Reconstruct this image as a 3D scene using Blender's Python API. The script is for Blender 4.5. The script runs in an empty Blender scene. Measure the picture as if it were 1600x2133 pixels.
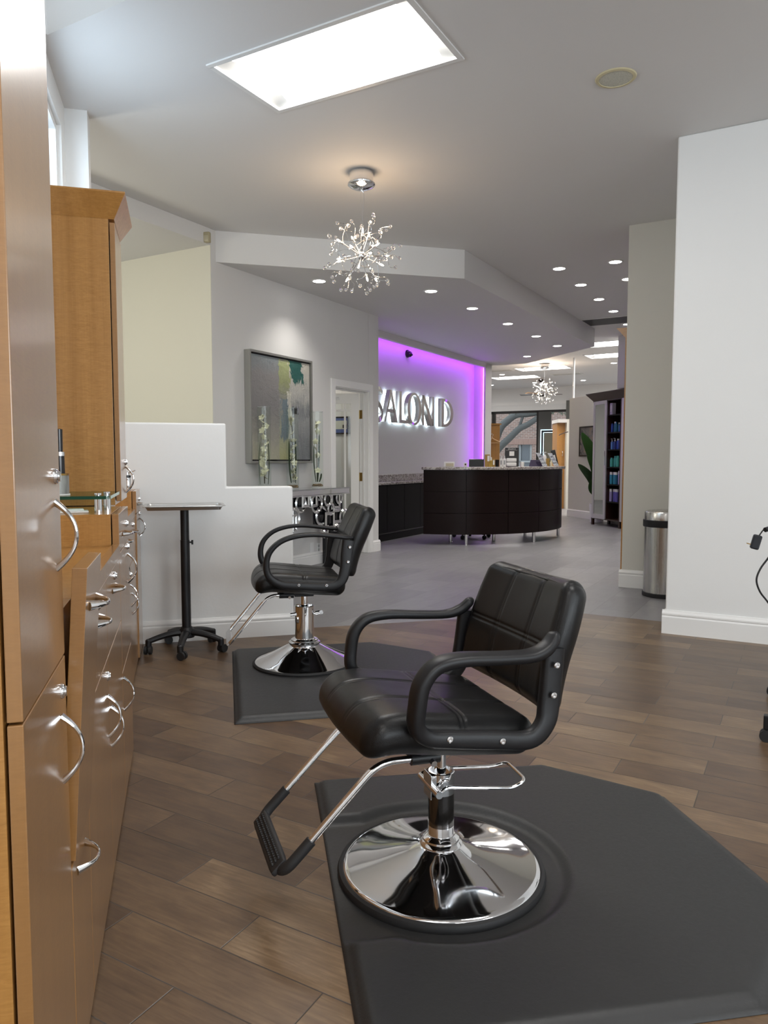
import bpy, bmesh, math, random
from mathutils import Vector, Matrix
R = math.radians
C = bpy.context.scene.collection
random.seed(7)
CAM_Z, PITCH, FPX = 1.2, R(4.04), 1540.0
AR, DR = R(15.4), R(-29.6)          # the two wall grids of the salon (45 degrees apart)
EXPOSURE = 0.58
CEIL, SOF = 3.34, 3.05

def A(t, s, z=0):                   # grid of the styling stations: t into the room, s along the cabinets
    c, k = math.cos(AR), math.sin(AR)
    return Vector((t*c - s*k, t*k + s*c, z))
def D(m, e, z=0):                   # grid of the reception: m away from the sign wall, e along it
    c, k = math.cos(DR), math.sin(DR)
    return Vector((m*c - e*k, m*k + e*c, z))
def inA(p): c, k = math.cos(AR), math.sin(AR); return (p.x*c + p.y*k, -p.x*k + p.y*c, p.z)
def inD(p): c, k = math.cos(DR), math.sin(DR); return (p.x*c + p.y*k, -p.x*k + p.y*c, p.z)
def ray(u, v):
    w = 1066.5 - v; cs, sn = math.cos(PITCH), math.sin(PITCH)
    return Vector((u - 800, FPX*cs + w*sn, -FPX*sn + w*cs))
CAM = Vector((0, 0, CAM_Z))
def hit(u, v, n, c):                # where a sight line meets the plane n.P = c
    d = ray(u, v); return CAM + d*((c - n.dot(CAM))/n.dot(d))
NA_T, NA_S = A(1, 0), A(0, 1)
ND_M, ND_E = D(1, 0), D(0, 1)
NZ = Vector((0, 0, 1)); NY = Vector((0, 1, 0))
def hz(u, v, z): return hit(u, v, NZ, z)
def hm(u, v, m): return hit(u, v, ND_M, m)
def he(u, v, e): return hit(u, v, ND_E, e)
def hy(u, v, y): return hit(u, v, NY, y)

class MB:
    def __init__(s): s.v = []; s.f = []
    def ext(s, o): return s.add(o.v, o.f)
    def add(s, vs, fs):
        o = len(s.v); s.v += [tuple(p) for p in vs]; s.f += [tuple(i + o for i in f) for f in fs]; return s
    def box(s, x0, y0, z0, x1, y1, z1, M=None):
        vs = [Vector((x, y, z)) for x in (x0, x1) for y in (y0, y1) for z in (z0, z1)]
        if M: vs = [M @ p for p in vs]
        return s.add(vs, [(0,1,3,2),(4,6,7,5),(0,4,5,1),(2,3,7,6),(0,2,6,4),(1,5,7,3)])
    def prism(s, poly, z0, z1, M=None):
        n = len(poly); vs = [Vector((x, y, z0)) for x, y in poly] + [Vector((x, y, z1)) for x, y in poly]
        if M: vs = [M @ p for p in vs]
        return s.add(vs, [tuple(range(n-1, -1, -1)), tuple(range(n, 2*n))] + [(i, (i+1) % n, n + (i+1) % n, n + i) for i in range(n)])
    def lathe(s, prof, seg=32, c=(0,0,0), M=None, sx=1, sy=1):
        vs = []; fs = []; n = len(prof)
        for i in range(seg):
            a = 2*math.pi*i/seg
            for r, z in prof: vs.append(Vector((c[0] + sx*r*math.cos(a), c[1] + sy*r*math.sin(a), c[2] + z)))
        for i in range(seg):
            j = (i + 1) % seg
            for k in range(n - 1): fs.append((i*n + k, j*n + k, j*n + k + 1, i*n + k + 1))
        if prof[0][0] > 1e-6: fs.append(tuple(i*n for i in range(seg-1, -1, -1)))
        if prof[-1][0] > 1e-6: fs.append(tuple(i*n + n - 1 for i in range(seg)))
        if M: vs = [M @ p for p in vs]
        return s.add(vs, fs)
    def ring(s, prof, seg=32, c=(0,0,0), M=None):       # closed profile turned about z
        vs = []; fs = []; n = len(prof)
        for i in range(seg):
            a = 2*math.pi*i/seg
            for r, z in prof: vs.append(Vector((c[0] + r*math.cos(a), c[1] + r*math.sin(a), c[2] + z)))
        for i in range(seg):
            j = (i + 1) % seg
            for k in range(n): fs.append((i*n + k, j*n + k, j*n + (k+1) % n, i*n + (k+1) % n))
        if M: vs = [M @ p for p in vs]
        return s.add(vs, fs)
    def sweep(s, pts, wa, wb, up=(0,0,1), seg=10, pw=1.0, closed=False, cap=True):
        # wa: half size across (along up x tangent), wb: half size along up; numbers or lists
        pts = [Vector(p) for p in pts]; n = len(pts); up = Vector(up)
        g = lambda w, i: w[i] if isinstance(w, (list, tuple)) else w
        vs = []; fs = []; lastu = None
        for i, p in enumerate(pts):
            if closed: t = pts[(i+1) % n] - pts[i-1]
            else: t = pts[min(i+1, n-1)] - pts[max(i-1, 0)]
            t.normalize()
            u = (lastu if lastu is not None else up); u = u - t*u.dot(t)
            if u.length < 1e-4: u = t.orthogonal()
            u.normalize(); lastu = u; b = t.cross(u)
            for k in range(seg):
                a = 2*math.pi*k/seg; ca, sa = math.cos(a), math.sin(a)
                ca = math.copysign(abs(ca)**pw, ca); sa = math.copysign(abs(sa)**pw, sa)
                vs.append(p + b*ca*g(wa, i) + u*sa*g(wb, i))
        m = n if closed else n - 1
        for i in range(m):
            j = (i + 1) % n
            for k in range(seg): fs.append((i*seg + k, i*seg + (k+1) % seg, j*seg + (k+1) % seg, j*seg + k))
        if cap and not closed:
            fs.append(tuple(range(seg-1, -1, -1))); fs.append(tuple((n-1)*seg + k for k in range(seg)))
        return s.add(vs, fs)
    def tube(s, pts, r, seg=10, closed=False): return s.sweep(pts, r, r, (0.013, 0.02, 1), seg, 1.0, closed)
    def cyl(s, p0, p1, r, r1=None, seg=20): return s.sweep([p0, p1], [r, r1 if r1 is not None else r], [r, r1 if r1 is not None else r], (0.013, 0.02, 1), seg)
    def ball(s, c, r, seg=12, rings=8, M=None, sc=(1,1,1)):
        vs = [Vector((0,0,1))]; fs = []
        for i in range(1, rings):
            th = math.pi*i/rings
            for k in range(seg):
                a = 2*math.pi*k/seg; vs.append(Vector((math.sin(th)*math.cos(a), math.sin(th)*math.sin(a), math.cos(th))))
        vs.append(Vector((0,0,-1))); L = len(vs) - 1
        for k in range(seg): fs.append((0, 1 + k, 1 + (k+1) % seg))
        for i in range(rings - 2):
            for k in range(seg): fs.append((1 + i*seg + k, 1 + (i+1)*seg + k, 1 + (i+1)*seg + (k+1) % seg, 1 + i*seg + (k+1) % seg))
        b = 1 + (rings - 2)*seg
        for k in range(seg): fs.append((b + k, L, b + (k+1) % seg))
        vs = [Vector((p.x*sc[0]*r, p.y*sc[1]*r, p.z*sc[2]*r)) for p in vs]
        if M: vs = [M @ p for p in vs]
        return s.add([p + Vector(c) for p in vs], fs)
    def cushion(s, hx, hy, hz_, r, n=26, bulge=0.0, fn=None, M=None):
        # rounded box with a soft crown; fn(x, y, z, u, v, w) may move each point
        vs = []; fs = []; idx = {}
        def vert(c):
            key = (round(c[0]*n), round(c[1]*n), round(c[2]*n))
            if key in idx: return idx[key]
            p = Vector((c[0]*hx, c[1]*hy, c[2]*hz_)); H = (hx, hy, hz_)
            rr = [min(r, h) for h in H]; rz = min(r, hz_)
            core = Vector([max(-(h - q), min(h - q, x)) for x, h, q in zip(p, H, (r, r, rz))])
            d = Vector(((p.x - core.x)/r, (p.y - core.y)/r, (p.z - core.z)/rz))
            if d.length > 1e-6: d.normalize()
            q = core + Vector((d.x*r, d.y*r, d.z*rz))
            if bulge: q.z += bulge*math.copysign(1, c[2])*(1 - c[0]**2)*(1 - c[1]**2)*min(1, abs(c[2])*1.0)
            if fn: q = Vector(fn(q.x, q.y, q.z, c[0], c[1], c[2]))
            if M: q = M @ q
            idx[key] = len(vs); vs.append(q); return idx[key]
        steps = [-1 + 2*i/n for i in range(n + 1)]
        zn = max(4, n//4); zs = [-1 + 2*i/zn for i in range(zn + 1)]
        for sg in (-1, 1):
            for i in range(n):
                for j in range(n):
                    fs.append([vert((steps[i], steps[j], sg)), vert((steps[i+1], steps[j], sg)), vert((steps[i+1], steps[j+1], sg)), vert((steps[i], steps[j+1], sg))])
            for i in range(n):
                for j in range(zn):
                    fs.append([vert((sg, steps[i], zs[j])), vert((sg, steps[i+1], zs[j])), vert((sg, steps[i+1], zs[j+1])), vert((sg, steps[i], zs[j+1]))])
                    fs.append([vert((steps[i], sg, zs[j])), vert((steps[i+1], sg, zs[j])), vert((steps[i+1], sg, zs[j+1])), vert((steps[i], sg, zs[j+1]))])
        fs = [f for f in fs if len(set(f)) == 4]
        return s.add(vs, fs)
    def build(s, name, mat, parent=None, loc=(0,0,0), rz=0, smooth=True, ang=35, bevel=0, seg=2, **tags):
        me = bpy.data.meshes.new(name); bm = bmesh.new()
        bv = [bm.verts.new(p) for p in s.v]
        for f in s.f:
            try: bm.faces.new([bv[i] for i in f])
            except ValueError: pass
        bmesh.ops.remove_doubles(bm, verts=bm.verts, dist=1e-6)
        bmesh.ops.recalc_face_normals(bm, faces=bm.faces)
        bm.to_mesh(me); bm.free()
        if smooth:
            me.polygons.foreach_set('use_smooth', [True]*len(me.polygons)); me.set_sharp_from_angle(angle=R(ang))
        me.materials.append(mat)
        o = bpy.data.objects.new(name, me); C.objects.link(o)
        o.location = loc; o.rotation_euler = (0, 0, rz)
        if parent: o.parent = parent
        if bevel:
            b = o.modifiers.new('bevel', 'BEVEL'); b.width = bevel; b.segments = seg; b.limit_method = 'ANGLE'; b.angle_limit = R(40)
        for k, v in tags.items(): o[k] = v
        return o

def smoothpath(pts, k=6, closed=False):
    pts = [Vector(p) for p in pts]; n = len(pts); out = []
    rng = range(n if closed else n - 1)
    for i in rng:
        if closed: p0, p1, p2, p3 = pts[i-1], pts[i], pts[(i+1) % n], pts[(i+2) % n]
        else: p0, p1, p2, p3 = pts[max(i-1, 0)], pts[i], pts[i+1], pts[min(i+2, n-1)]
        for j in range(k):
            t = j/k
            out.append(0.5*((2*p1) + (p2 - p0)*t + (2*p0 - 5*p1 + 4*p2 - p3)*t*t + (3*p1 - p0 - 3*p2 + p3)*t**3))
    if not closed: out.append(pts[-1])
    return out
def fillet(pts, r, k=5):            # straight path with rounded corners
    pts = [Vector(p) for p in pts]; out = [pts[0]]
    for i in range(1, len(pts) - 1):
        a, b, c = pts[i-1], pts[i], pts[i+1]
        d1 = (a - b); d2 = (c - b); q = min(r, d1.length*.49, d2.length*.49)
        p1 = b + d1.normalized()*q; p2 = b + d2.normalized()*q
        for j in range(k + 1):
            t = j/k; out.append(p1*(1-t)**2 + b*2*t*(1-t) + p2*t*t)
    out.append(pts[-1]); return out

def thing(name, label, cat, loc=(0,0,0), rz=0, group=None):
    o = bpy.data.objects.new(name, None); C.objects.link(o); o.empty_display_size = .05
    o.location = loc; o.rotation_euler = (0, 0, rz); o['label'] = label; o['category'] = cat
    if group: o['group'] = group
    return o
def tag(o, label, cat, group=None):
    o['label'] = label; o['category'] = cat
    if group: o['group'] = group
    return o
def struct(o): o['kind'] = 'structure'; return o
def kids(o): return [c for c in bpy.data.objects if c.parent == o]
def copy_tree(o, parent=None):
    c = o.copy(); C.objects.link(c)
    if parent: c.parent = parent
    for ch in kids(o): copy_tree(ch, c)
    return c

# ------------------------------------------------------------------ materials
def srgb(r, g, b):
    f = lambda c: (c/255/12.92 if c/255 <= .04045 else ((c/255 + .055)/1.055)**2.4)
    return (f(r), f(g), f(b))
class NT:
    def __init__(s, m): s.t = m.node_tree; s.n = s.t.nodes; s.b = s.n['Principled BSDF']
    def node(s, typ, **kw):
        x = s.n.new(typ)
        for k, v in kw.items():
            if k in x.inputs: x.inputs[k].default_value = v
            else: setattr(x, k, v)
        return x
    def link(s, a, b): s.t.links.new(a, b)
    def math(s, op, a, b=None, c=None):
        x = s.n.new('ShaderNodeMath'); x.operation = op
        for i, q in enumerate((a, b, c)):
            if q is None: continue
            if isinstance(q, (int, float)): x.inputs[i].default_value = q
            else: s.link(q, x.inputs[i])
        return x.outputs[0]
    def ramp(s, fac, stops, interp='LINEAR'):
        x = s.n.new('ShaderNodeValToRGB'); x.color_ramp.interpolation = interp
        el = x.color_ramp.elements
        while len(el) > 1: el.remove(el[-1])
        el[0].position = stops[0][0]; el[0].color = (*stops[0][1], 1)
        for p, c in stops[1:]:
            q = el.new(p); q.color = (*c, 1)
        s.link(fac, x.inputs[0]); return x.outputs[0]
    def mix(s, fac, a, b, typ='MIX'):
        x = s.n.new('ShaderNodeMix'); x.data_type = 'RGBA'; x.blend_type = typ
        for i, q in ((0, fac), (6, a), (7, b)):
            if isinstance(q, (int, float)): x.inputs[i].default_value = q
            elif isinstance(q, tuple): x.inputs[i].default_value = (*q, 1)
            else: s.link(q, x.inputs[i])
        return x.outputs[2]
    def coords(s, scale=(1,1,1), loc=(0,0,0), rot=(0,0,0), src='Object'):
        tc = s.n.new('ShaderNodeTexCoord'); mp = s.n.new('ShaderNodeMapping')
        mp.inputs['Scale'].default_value = scale; mp.inputs['Location'].default_value = loc; mp.inputs['Rotation'].default_value = rot
        s.link(tc.outputs[src], mp.inputs['Vector']); return mp.outputs[0]
    def noise(s, vec, scale=5, detail=3, rough=.5, dist=0, out=0):
        x = s.n.new('ShaderNodeTexNoise')
        x.inputs['Scale'].default_value = scale; x.inputs['Detail'].default_value = detail
        x.inputs['Roughness'].default_value = rough; x.inputs['Distortion'].default_value = dist
        if vec is not None: s.link(vec, x.inputs['Vector'])
        return x.outputs[out]
    def bump(s, h, strength=.2, dist=.01):
        x = s.n.new('ShaderNodeBump'); x.inputs['Strength'].default_value = strength; x.inputs['Distance'].default_value = dist
        s.link(h, x.inputs['Height']); s.link(x.outputs[0], s.b.inputs['Normal'])
def mat(name, col=(.8,.8,.8), rough=.5, metal=0, coat=0, coat_r=.1, spec=None, bump=None, sheen=0, trans=0, ior=None):
    m = bpy.data.materials.new(name); m.use_nodes = True; b = m.node_tree.nodes['Principled BSDF']
    b.inputs['Base Color'].default_value = (*col, 1); b.inputs['Roughness'].default_value = rough; b.inputs['Metallic'].default_value = metal
    b.inputs['Coat Weight'].default_value = coat; b.inputs['Coat Roughness'].default_value = coat_r
    if spec is not None: b.inputs['Specular IOR Level'].default_value = spec
    if trans: b.inputs['Transmission Weight'].default_value = trans
    if ior: b.inputs['IOR'].default_value = ior
    if bump:
        t = NT(m); t.bump(t.noise(t.coords(), bump[0], 3), bump[1], bump[2])
    return m
def emit(name, col, strength):
    m = bpy.data.materials.new(name); m.use_nodes = True; n = m.node_tree.nodes; n.remove(n['Principled BSDF'])
    e = n.new('ShaderNodeEmission'); e.inputs[0].default_value = (*col, 1); e.inputs[1].default_value = strength
    m.node_tree.links.new(e.outputs[0], n['Material Output'].inputs[0]); return m
def thin_glass(name, tint=(1,1,1), refl=1.0):
    m = bpy.data.materials.new(name); m.use_nodes = True; n = m.node_tree.nodes; L = m.node_tree.links; n.remove(n['Principled BSDF'])
    tr = n.new('ShaderNodeBsdfTransparent'); tr.inputs[0].default_value = (*tint, 1)
    gl = n.new('ShaderNodeBsdfGlossy'); gl.inputs['Roughness'].default_value = .02
    fr = n.new('ShaderNodeLayerWeight'); fr.inputs[0].default_value = .5
    pw = n.new('ShaderNodeMath'); pw.operation = 'POWER'; pw.inputs[1].default_value = 4; L.new(fr.outputs['Facing'], pw.inputs[0])
    mu = n.new('ShaderNodeMath'); mu.operation = 'MULTIPLY_ADD'; mu.inputs[1].default_value = .55*refl; mu.inputs[2].default_value = .04*refl; L.new(pw.outputs[0], mu.inputs[0])
    mx = n.new('ShaderNodeMixShader'); L.new(mu.outputs[0], mx.inputs[0]); L.new(tr.outputs[0], mx.inputs[1]); L.new(gl.outputs[0], mx.inputs[2])
    L.new(mx.outputs[0], n['Material Output'].inputs[0]); return m

def paint(name, col, rough=.6):
    m = mat(name, col, rough); t = NT(m)
    h = t.noise(t.coords(), 14, 4, .6); h2 = t.noise(t.coords(loc=(3,1,2)), 2.2, 3, .6)
    hh = t.math('ADD', t.math('MULTIPLY', h, .35), h2)
    t.bump(hh, .10, .03); return m
M = {}
M['wall'] = paint('wall_paint', (.68,.67,.655))
M['wall_white'] = paint('white_wall_paint', (.80,.80,.79))
M['wall_cream'] = paint('cream_wall_paint', (.72,.70,.60))
M['wall_column'] = paint('column_paint', (.66,.645,.585))
M['ceiling'] = paint('ceiling_paint', (.72,.715,.71), .7)
M['trim'] = mat('trim_paint', (.83,.825,.81), .35)
M['door'] = mat('door_paint', (.80,.79,.76), .35)
M['chrome'] = mat('chrome', (.82,.82,.83), .06, 1)
M['chrome_soft'] = mat('satin_chrome', (.74,.74,.75), .2, 1)
M['steel'] = mat('brushed_steel', (.58,.57,.55), .28, 1)
M['dark_chrome'] = mat('smoked_chrome', (.16,.15,.145), .08, 1)
M['black'] = mat('black_plastic', (.009,.009,.0105), .42, spec=.4)
M['rubber'] = mat('black_rubber', (.014,.014,.015), .6)
M['gloss_black'] = mat('gloss_black', (.006,.006,.008), .15)
M['glass'] = thin_glass('clear_glass', (.97,.985,.975), .3)
M['pane'] = thin_glass('window_glass', (.93,.95,.95))
M['green_edge'] = mat('glass_edge', (.02,.09,.06), .1, 0, trans=.2)
M['crystal'] = mat('crystal', (1,1,1), .0, 0, trans=1, ior=1.5)
M['mirror'] = mat('mirror', (.86,.88,.88), .02, 1)
M['white'] = mat('white_plastic', (.78,.78,.77), .4)
M['beige'] = mat('aged_plastic', (.42,.37,.24), .5)
M['brass'] = mat('brass', (.42,.27,.09), .3, 1)
M['paper'] = mat('white_paper', (.8,.8,.78), .7)
def leather():
    m = mat('black_leather', (.0065,.0065,.007), .36, spec=.35); t = NT(m)
    v = t.node('ShaderNodeTexVoronoi', Scale=420.0); t.link(t.coords(), v.inputs['Vector'])
    n = t.noise(t.coords(), 26, 4)
    t.bump(t.math('ADD', t.math('MULTIPLY', v.outputs['Distance'], .4), n), .10, .004)
    t.link(t.math('ADD', t.math('MULTIPLY', t.noise(t.coords(), 9, 3), .2), .27), t.b.inputs['Roughness']); return m
M['leather'] = leather()
def mat_rubber():
    m = mat('mat_vinyl', (.03,.03,.031), .5); t = NT(m)
    n1 = t.noise(t.coords(scale=(1,1,1)), 70, 5, .65, .6); n2 = t.noise(t.coords(), 8, 3)
    t.bump(t.math('ADD', n1, t.math('MULTIPLY', n2, .6)), .18, .004)
    t.link(t.mix(t.noise(t.coords(), 3, 3), (.020,.020,.0208), (.029,.029,.029)), t.b.inputs['Base Color'])
    t.link(t.math('ADD', t.math('MULTIPLY', n1, .15), .4), t.b.inputs['Roughness']); return m
M['mat'] = mat_rubber()
def anigre(name='figured_wood', base=(.33,.15,.034), light=(.52,.265,.075), coat=.55, rz=0):
    m = mat(name, base, .32, coat=coat, coat_r=.17); t = NT(m)
    fig0 = t.noise(t.coords(scale=(24,24,125)), 1, 5, .65, 1.4); patch = t.noise(t.coords(scale=(10,10,2.2), loc=(3,1,0)), 1, 3)
    fig = t.math('ADD', .5, t.math('MULTIPLY', t.math('SUBTRACT', fig0, .5), t.math('MULTIPLY', patch, 2.3)))
    ver = t.noise(t.coords(scale=(26,26,.5)), 1, 4, .65)
    fine = t.noise(t.coords(scale=(160,160,6)), 1, 2)
    f = t.math('ADD', t.math('MULTIPLY', fig, .48), t.math('ADD', t.math('MULTIPLY', ver, .42), t.math('MULTIPLY', fine, .1)))
    t.link(t.ramp(f, [(.3, base), (.5, tuple((a+b)/2 for a, b in zip(base, light))), (.68, light)]), t.b.inputs['Base Color']); return m
M['wood'] = anigre()
M['wood_front'] = anigre('figured_wood_gloss', (.29,.142,.046), (.37,.188,.064), 1.0)
M['mahogany'] = mat('dark_mahogany', (.0085,.003,.0028), .34, spec=.2)
M['wenge'] = mat('dark_stained_wood', (.03,.011,.008), .35, coat=.2)
M['near_black'] = mat('black_laminate', (.004,.0034,.0034), .4, spec=.15)
def floor_mat(name, wide, long, pe, pm, ramp, grout, streak_scale, along_m, rough, var, gw=.0022):
    m = mat(name, (.2,.2,.2), rough); t = NT(m)
    tc = t.n.new('ShaderNodeTexCoord'); sp = t.n.new('ShaderNodeSeparateXYZ'); t.link(tc.outputs['Object'], sp.inputs[0])
    x, y = (sp.outputs[0], sp.outputs[1]) if along_m else (sp.outputs[1], sp.outputs[0])   # x along the plank, y across
    r = t.math('DIVIDE', t.math('SUBTRACT', y, pe), wide); row = t.math('FLOOR', r); fy = t.math('SUBTRACT', r, row)
    off = t.math('MULTIPLY', t.math('FLOORED_MODULO', row, 2.0), .5)
    q = t.math('ADD', t.math('DIVIDE', t.math('SUBTRACT', x, pm), long), off); col = t.math('FLOOR', q); fx = t.math('SUBTRACT', q, col)
    ey = t.math('MULTIPLY', t.math('MINIMUM', fy, t.math('SUBTRACT', 1, fy)), wide)
    ex = t.math('MULTIPLY', t.math('MINIMUM', fx, t.math('SUBTRACT', 1, fx)), long)
    edge = t.math('MINIMUM', ex, ey); g = t.math('LESS_THAN', edge, gw)
    cv = t.n.new('ShaderNodeCombineXYZ'); t.link(row, cv.inputs[0]); t.link(col, cv.inputs[1])
    wn = t.n.new('ShaderNodeTexWhiteNoise'); wn.noise_dimensions = '2D'; t.link(cv.outputs[0], wn.inputs['Vector'])
    ov = t.n.new('ShaderNodeCombineXYZ')
    t.link(t.math('MULTIPLY', t.math('ADD', x, t.math('MULTIPLY', wn.outputs['Value'], 37)), streak_scale[0]), ov.inputs[0])
    t.link(t.math('MULTIPLY', t.math('ADD', y, t.math('MULTIPLY', wn.outputs['Value'], 11)), streak_scale[1]), ov.inputs[1])
    s1 = t.noise(ov.outputs[0], 1, 5, .65, .4)
    ov2 = t.n.new('ShaderNodeCombineXYZ')
    t.link(t.math('ADD', t.math('MULTIPLY', x, 5.0), t.math('MULTIPLY', wn.outputs['Value'], 71)), ov2.inputs[0])
    t.link(t.math('MULTIPLY', y, 12.0), ov2.inputs[1])
    s2 = t.noise(ov2.outputs[0], 1, 4, .6, .3)
    f = t.math('ADD', t.math('MULTIPLY', wn.outputs['Value'], var), t.math('ADD', t.math('MULTIPLY', s1, .5*(1-var)), t.math('MULTIPLY', s2, .5*(1-var))))
    c = t.ramp(f, ramp)
    t.link(t.mix(g, c, grout), t.b.inputs['Base Color'])
    h = t.math('ADD', t.math('MULTIPLY', t.math('MINIMUM', t.math('DIVIDE', edge, gw*1.6), 1.0), 1.0), t.math('MULTIPLY', s1, .35))
    t.bump(h, .35, .0016)
    t.link(t.math('ADD', t.math('MULTIPLY', s1, .22), rough - .1), t.b.inputs['Roughness']); return m
M['floor_wood'] = floor_mat('wood_look_tile', .1525, .61, 1.16, -1.209 + .305,
    [(.24, (.050,.028,.015)), (.38, (.088,.051,.029)), (.50, (.128,.077,.042)), (.62, (.18,.113,.061)), (.78, (.31,.213,.122))],
    (.058,.043,.032), (7, 90), True, .34, .25, .0017)
M['floor_grey'] = floor_mat('grey_linear_tile', .305, .61, .1, .2,
    [(.2, (.17,.165,.172)), (.5, (.225,.22,.228)), (.8, (.29,.284,.29))], (.12,.117,.12), (4, 120), False, .36, .25, .0016)
def granite():
    m = mat('granite', (.4,.38,.36), .16, coat=.3); t = NT(m)
    a = t.noise(t.coords(), 26, 6, .7, 1.2); b = t.noise(t.coords(loc=(5,2,1)), 90, 3)
    f = t.math('ADD', t.math('MULTIPLY', a, .75), t.math('MULTIPLY', b, .25))
    t.link(t.ramp(f, [(.34, (.02,.018,.018)), (.43, (.16,.13,.12)), (.5, (.36,.33,.31)), (.6, (.6,.57,.53)), (.7, (.3,.25,.24))]), t.b.inputs['Base Color']); return m
M['granite'] = granite()
M['lens'] = emit('troffer_lens', (1,.985,.96), 11)
M['lens_side'] = mat('white_reflector', (.9,.9,.89), .4)
M['can'] = emit('downlight_lens', (1,.97,.93), 22)
M['bulb'] = emit('warm_bulb', (1,.78,.52), 34)
M['led'] = emit('purple_led', (.43,.065,1), 8.5)
M['halo'] = emit('white_led', (.75,.92,1), 4.5)
M['frame_dark'] = mat('bronze_frame', (.018,.016,.015), .4, .3)
M['leaf'] = mat('leaf_green', (.035,.10,.022), .38)
M['leaf_dark'] = mat('dark_leaf', (.03,.06,.025), .4)
M['petal'] = mat('orchid_petal', (.62,.61,.44), .6)
M['stem'] = mat('brown_stem', (.06,.05,.03), .6)
# ================================================================== the setting
def holed(name, outer, holes, z, m):
    bm = bmesh.new(); es = []
    for loop in [outer] + holes:
        vs = [bm.verts.new((p[0], p[1], z)) for p in loop]
        for i in range(len(vs)): es.append(bm.edges.new((vs[i], vs[(i+1) % len(vs)])))
    bmesh.ops.triangle_fill(bm, use_beauty=True, use_dissolve=False, edges=es)
    for f in bm.faces:
        if f.normal.z > 0: f.normal_flip()
    me = bpy.data.meshes.new(name); bm.to_mesh(me); bm.free(); me.materials.append(m)
    o = bpy.data.objects.new(name, me); C.objects.link(o); return struct(o)

# floors (drawn in the reception grid so that the tiles run with it)
kink = Vector((1.47, 5.77, 0))
km, ke, _ = inD(kink)
fw = MB(); P = [A(-7, -6), A(9.5, -6), D(7, 5.74), D(km, ke), A(-7, 5.17)]
fw.add([inD(p) for p in P], [(0,1,2,3,4)])
o = struct(fw.build('floor', M['floor_wood'], rz=DR, smooth=False))
fg = MB(); P = [A(-7, 5.17), D(km, ke), D(7, 5.74), D(7, 24), D(-14, 24)]
fg.add([inD(p) for p in P], [(0,1,2,3,4)])
o = struct(fg.build('floor', M['floor_grey'], rz=DR, smooth=False))
th = MB(); th.sweep([inD(A(.70, 5.17)), (km, ke, 0), (3, 5.74, 0)], .012, .003, seg=4)

def wallA(name, t0, s0, t1, s1, z0, z1, m): return struct(MB().box(t0, s0, z0, t1, s1, z1).build(name, m, rz=AR, smooth=False))
def wallD(name, m0, e0, m1, e1, z0, z1, m): return struct(MB().box(m0, e0, z0, m1, e1, z1).build(name, m, rz=DR, smooth=False))

# ceiling with openings for the lit panels and the skylight
TRW, TRL = .58, 1.19
def rectD(m0, e0, w, l): return [D(m0 - l/2, e0 - w/2), D(m0 + l/2, e0 - w/2), D(m0 + l/2, e0 + w/2), D(m0 - l/2, e0 + w/2)]
near_panels = [(-2.28, 3.47), (.35, 2.2), (3.4, 1.2), (.1, -.4), (2.7, -1.4), (-.2, -2.8)]  # only the first is visible; the rest are added to light the room
far_panels = [(-9.0, 19.5), (-9.0, 16.0), (-3.2, 20.2), (-2.0, 15.5)]; nfar = len(far_panels)  # these hidden panels are added to brighten the far room; visible ones follow
for u, v in ((1131, 767), (1074, 786), (1290, 714), (1286, 739)):
    p = inD(hz(u, v, CEIL)); far_panels.append((p[0], p[1]))
SK = (-3.40, 1.35, -2.0, 2.545)     # skylight opening m0, e0, m1, e1
sky_loop = [D(SK[0], SK[1]), D(SK[2], SK[1]), D(SK[2], SK[3]), D(SK[0], SK[3])]
holes = [rectD(m0, e0, TRW, TRL) for m0, e0 in near_panels + far_panels] + [sky_loop]
holed('ceiling', [D(-16, -14), D(14, -14), D(14, 21.64), D(-16, 21.64)], holes, CEIL, M['ceiling'])
sw = MB(); m0, e0, m1, e1 = SK
z1 = CEIL + 1.0
sw.add([(m0, e0, CEIL), (m1, e0, CEIL), (m1, e1, CEIL), (m0, e1, CEIL), (m0, e0, z1), (m1, e0, z1), (m1, e1, z1), (m0, e1, z1)], [(0,1,5,4), (1,2,6,5), (2,3,7,6), (3,0,4,7)])
struct(sw.build('trim_skylight', M['wall_white'], rz=DR, smooth=False))
struct(MB().box(m0 - .03, e0 - .03, CEIL + 1.0, m1 + .03, e1 + .03, CEIL + 1.02).build('window_skylight', emit('skylight_panel', (.88,.94,1), .75), rz=DR, smooth=False))

# left wall behind the styling stations, with a strip of high windows
wl = MB()
wl.box(-.76, -6, 0, -.64, 5.14, 2.35); wl.box(-.76, -6, 3.17, -.64, 5.14, CEIL)
wl.box(-.76, -6, 2.35, -.64, 1.2, 3.17); wl.box(-.76, 4.86, 2.35, -.64, 5.14, 3.17)
struct(wl.build('wall_left', M['wall_white'], rz=AR, smooth=False))
wf = MB()
for s0, s1 in ((1.2, 1.24), (2.4, 2.44), (3.6, 3.64), (4.82, 4.86)): wf.box(-.735, s0, 2.35, -.665, s1, 3.17)
wf.box(-.735, 1.24, 2.35, -.665, 4.82, 2.39); wf.box(-.735, 1.24, 3.13, -.665, 4.82, 3.17)
wi = struct(wf.build('window_left', M['trim'], rz=AR, smooth=False))
MB().box(-.703, 1.22, 2.37, -.697, 4.84, 3.15).build('pane', M['pane'], wi, smooth=False)
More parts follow.
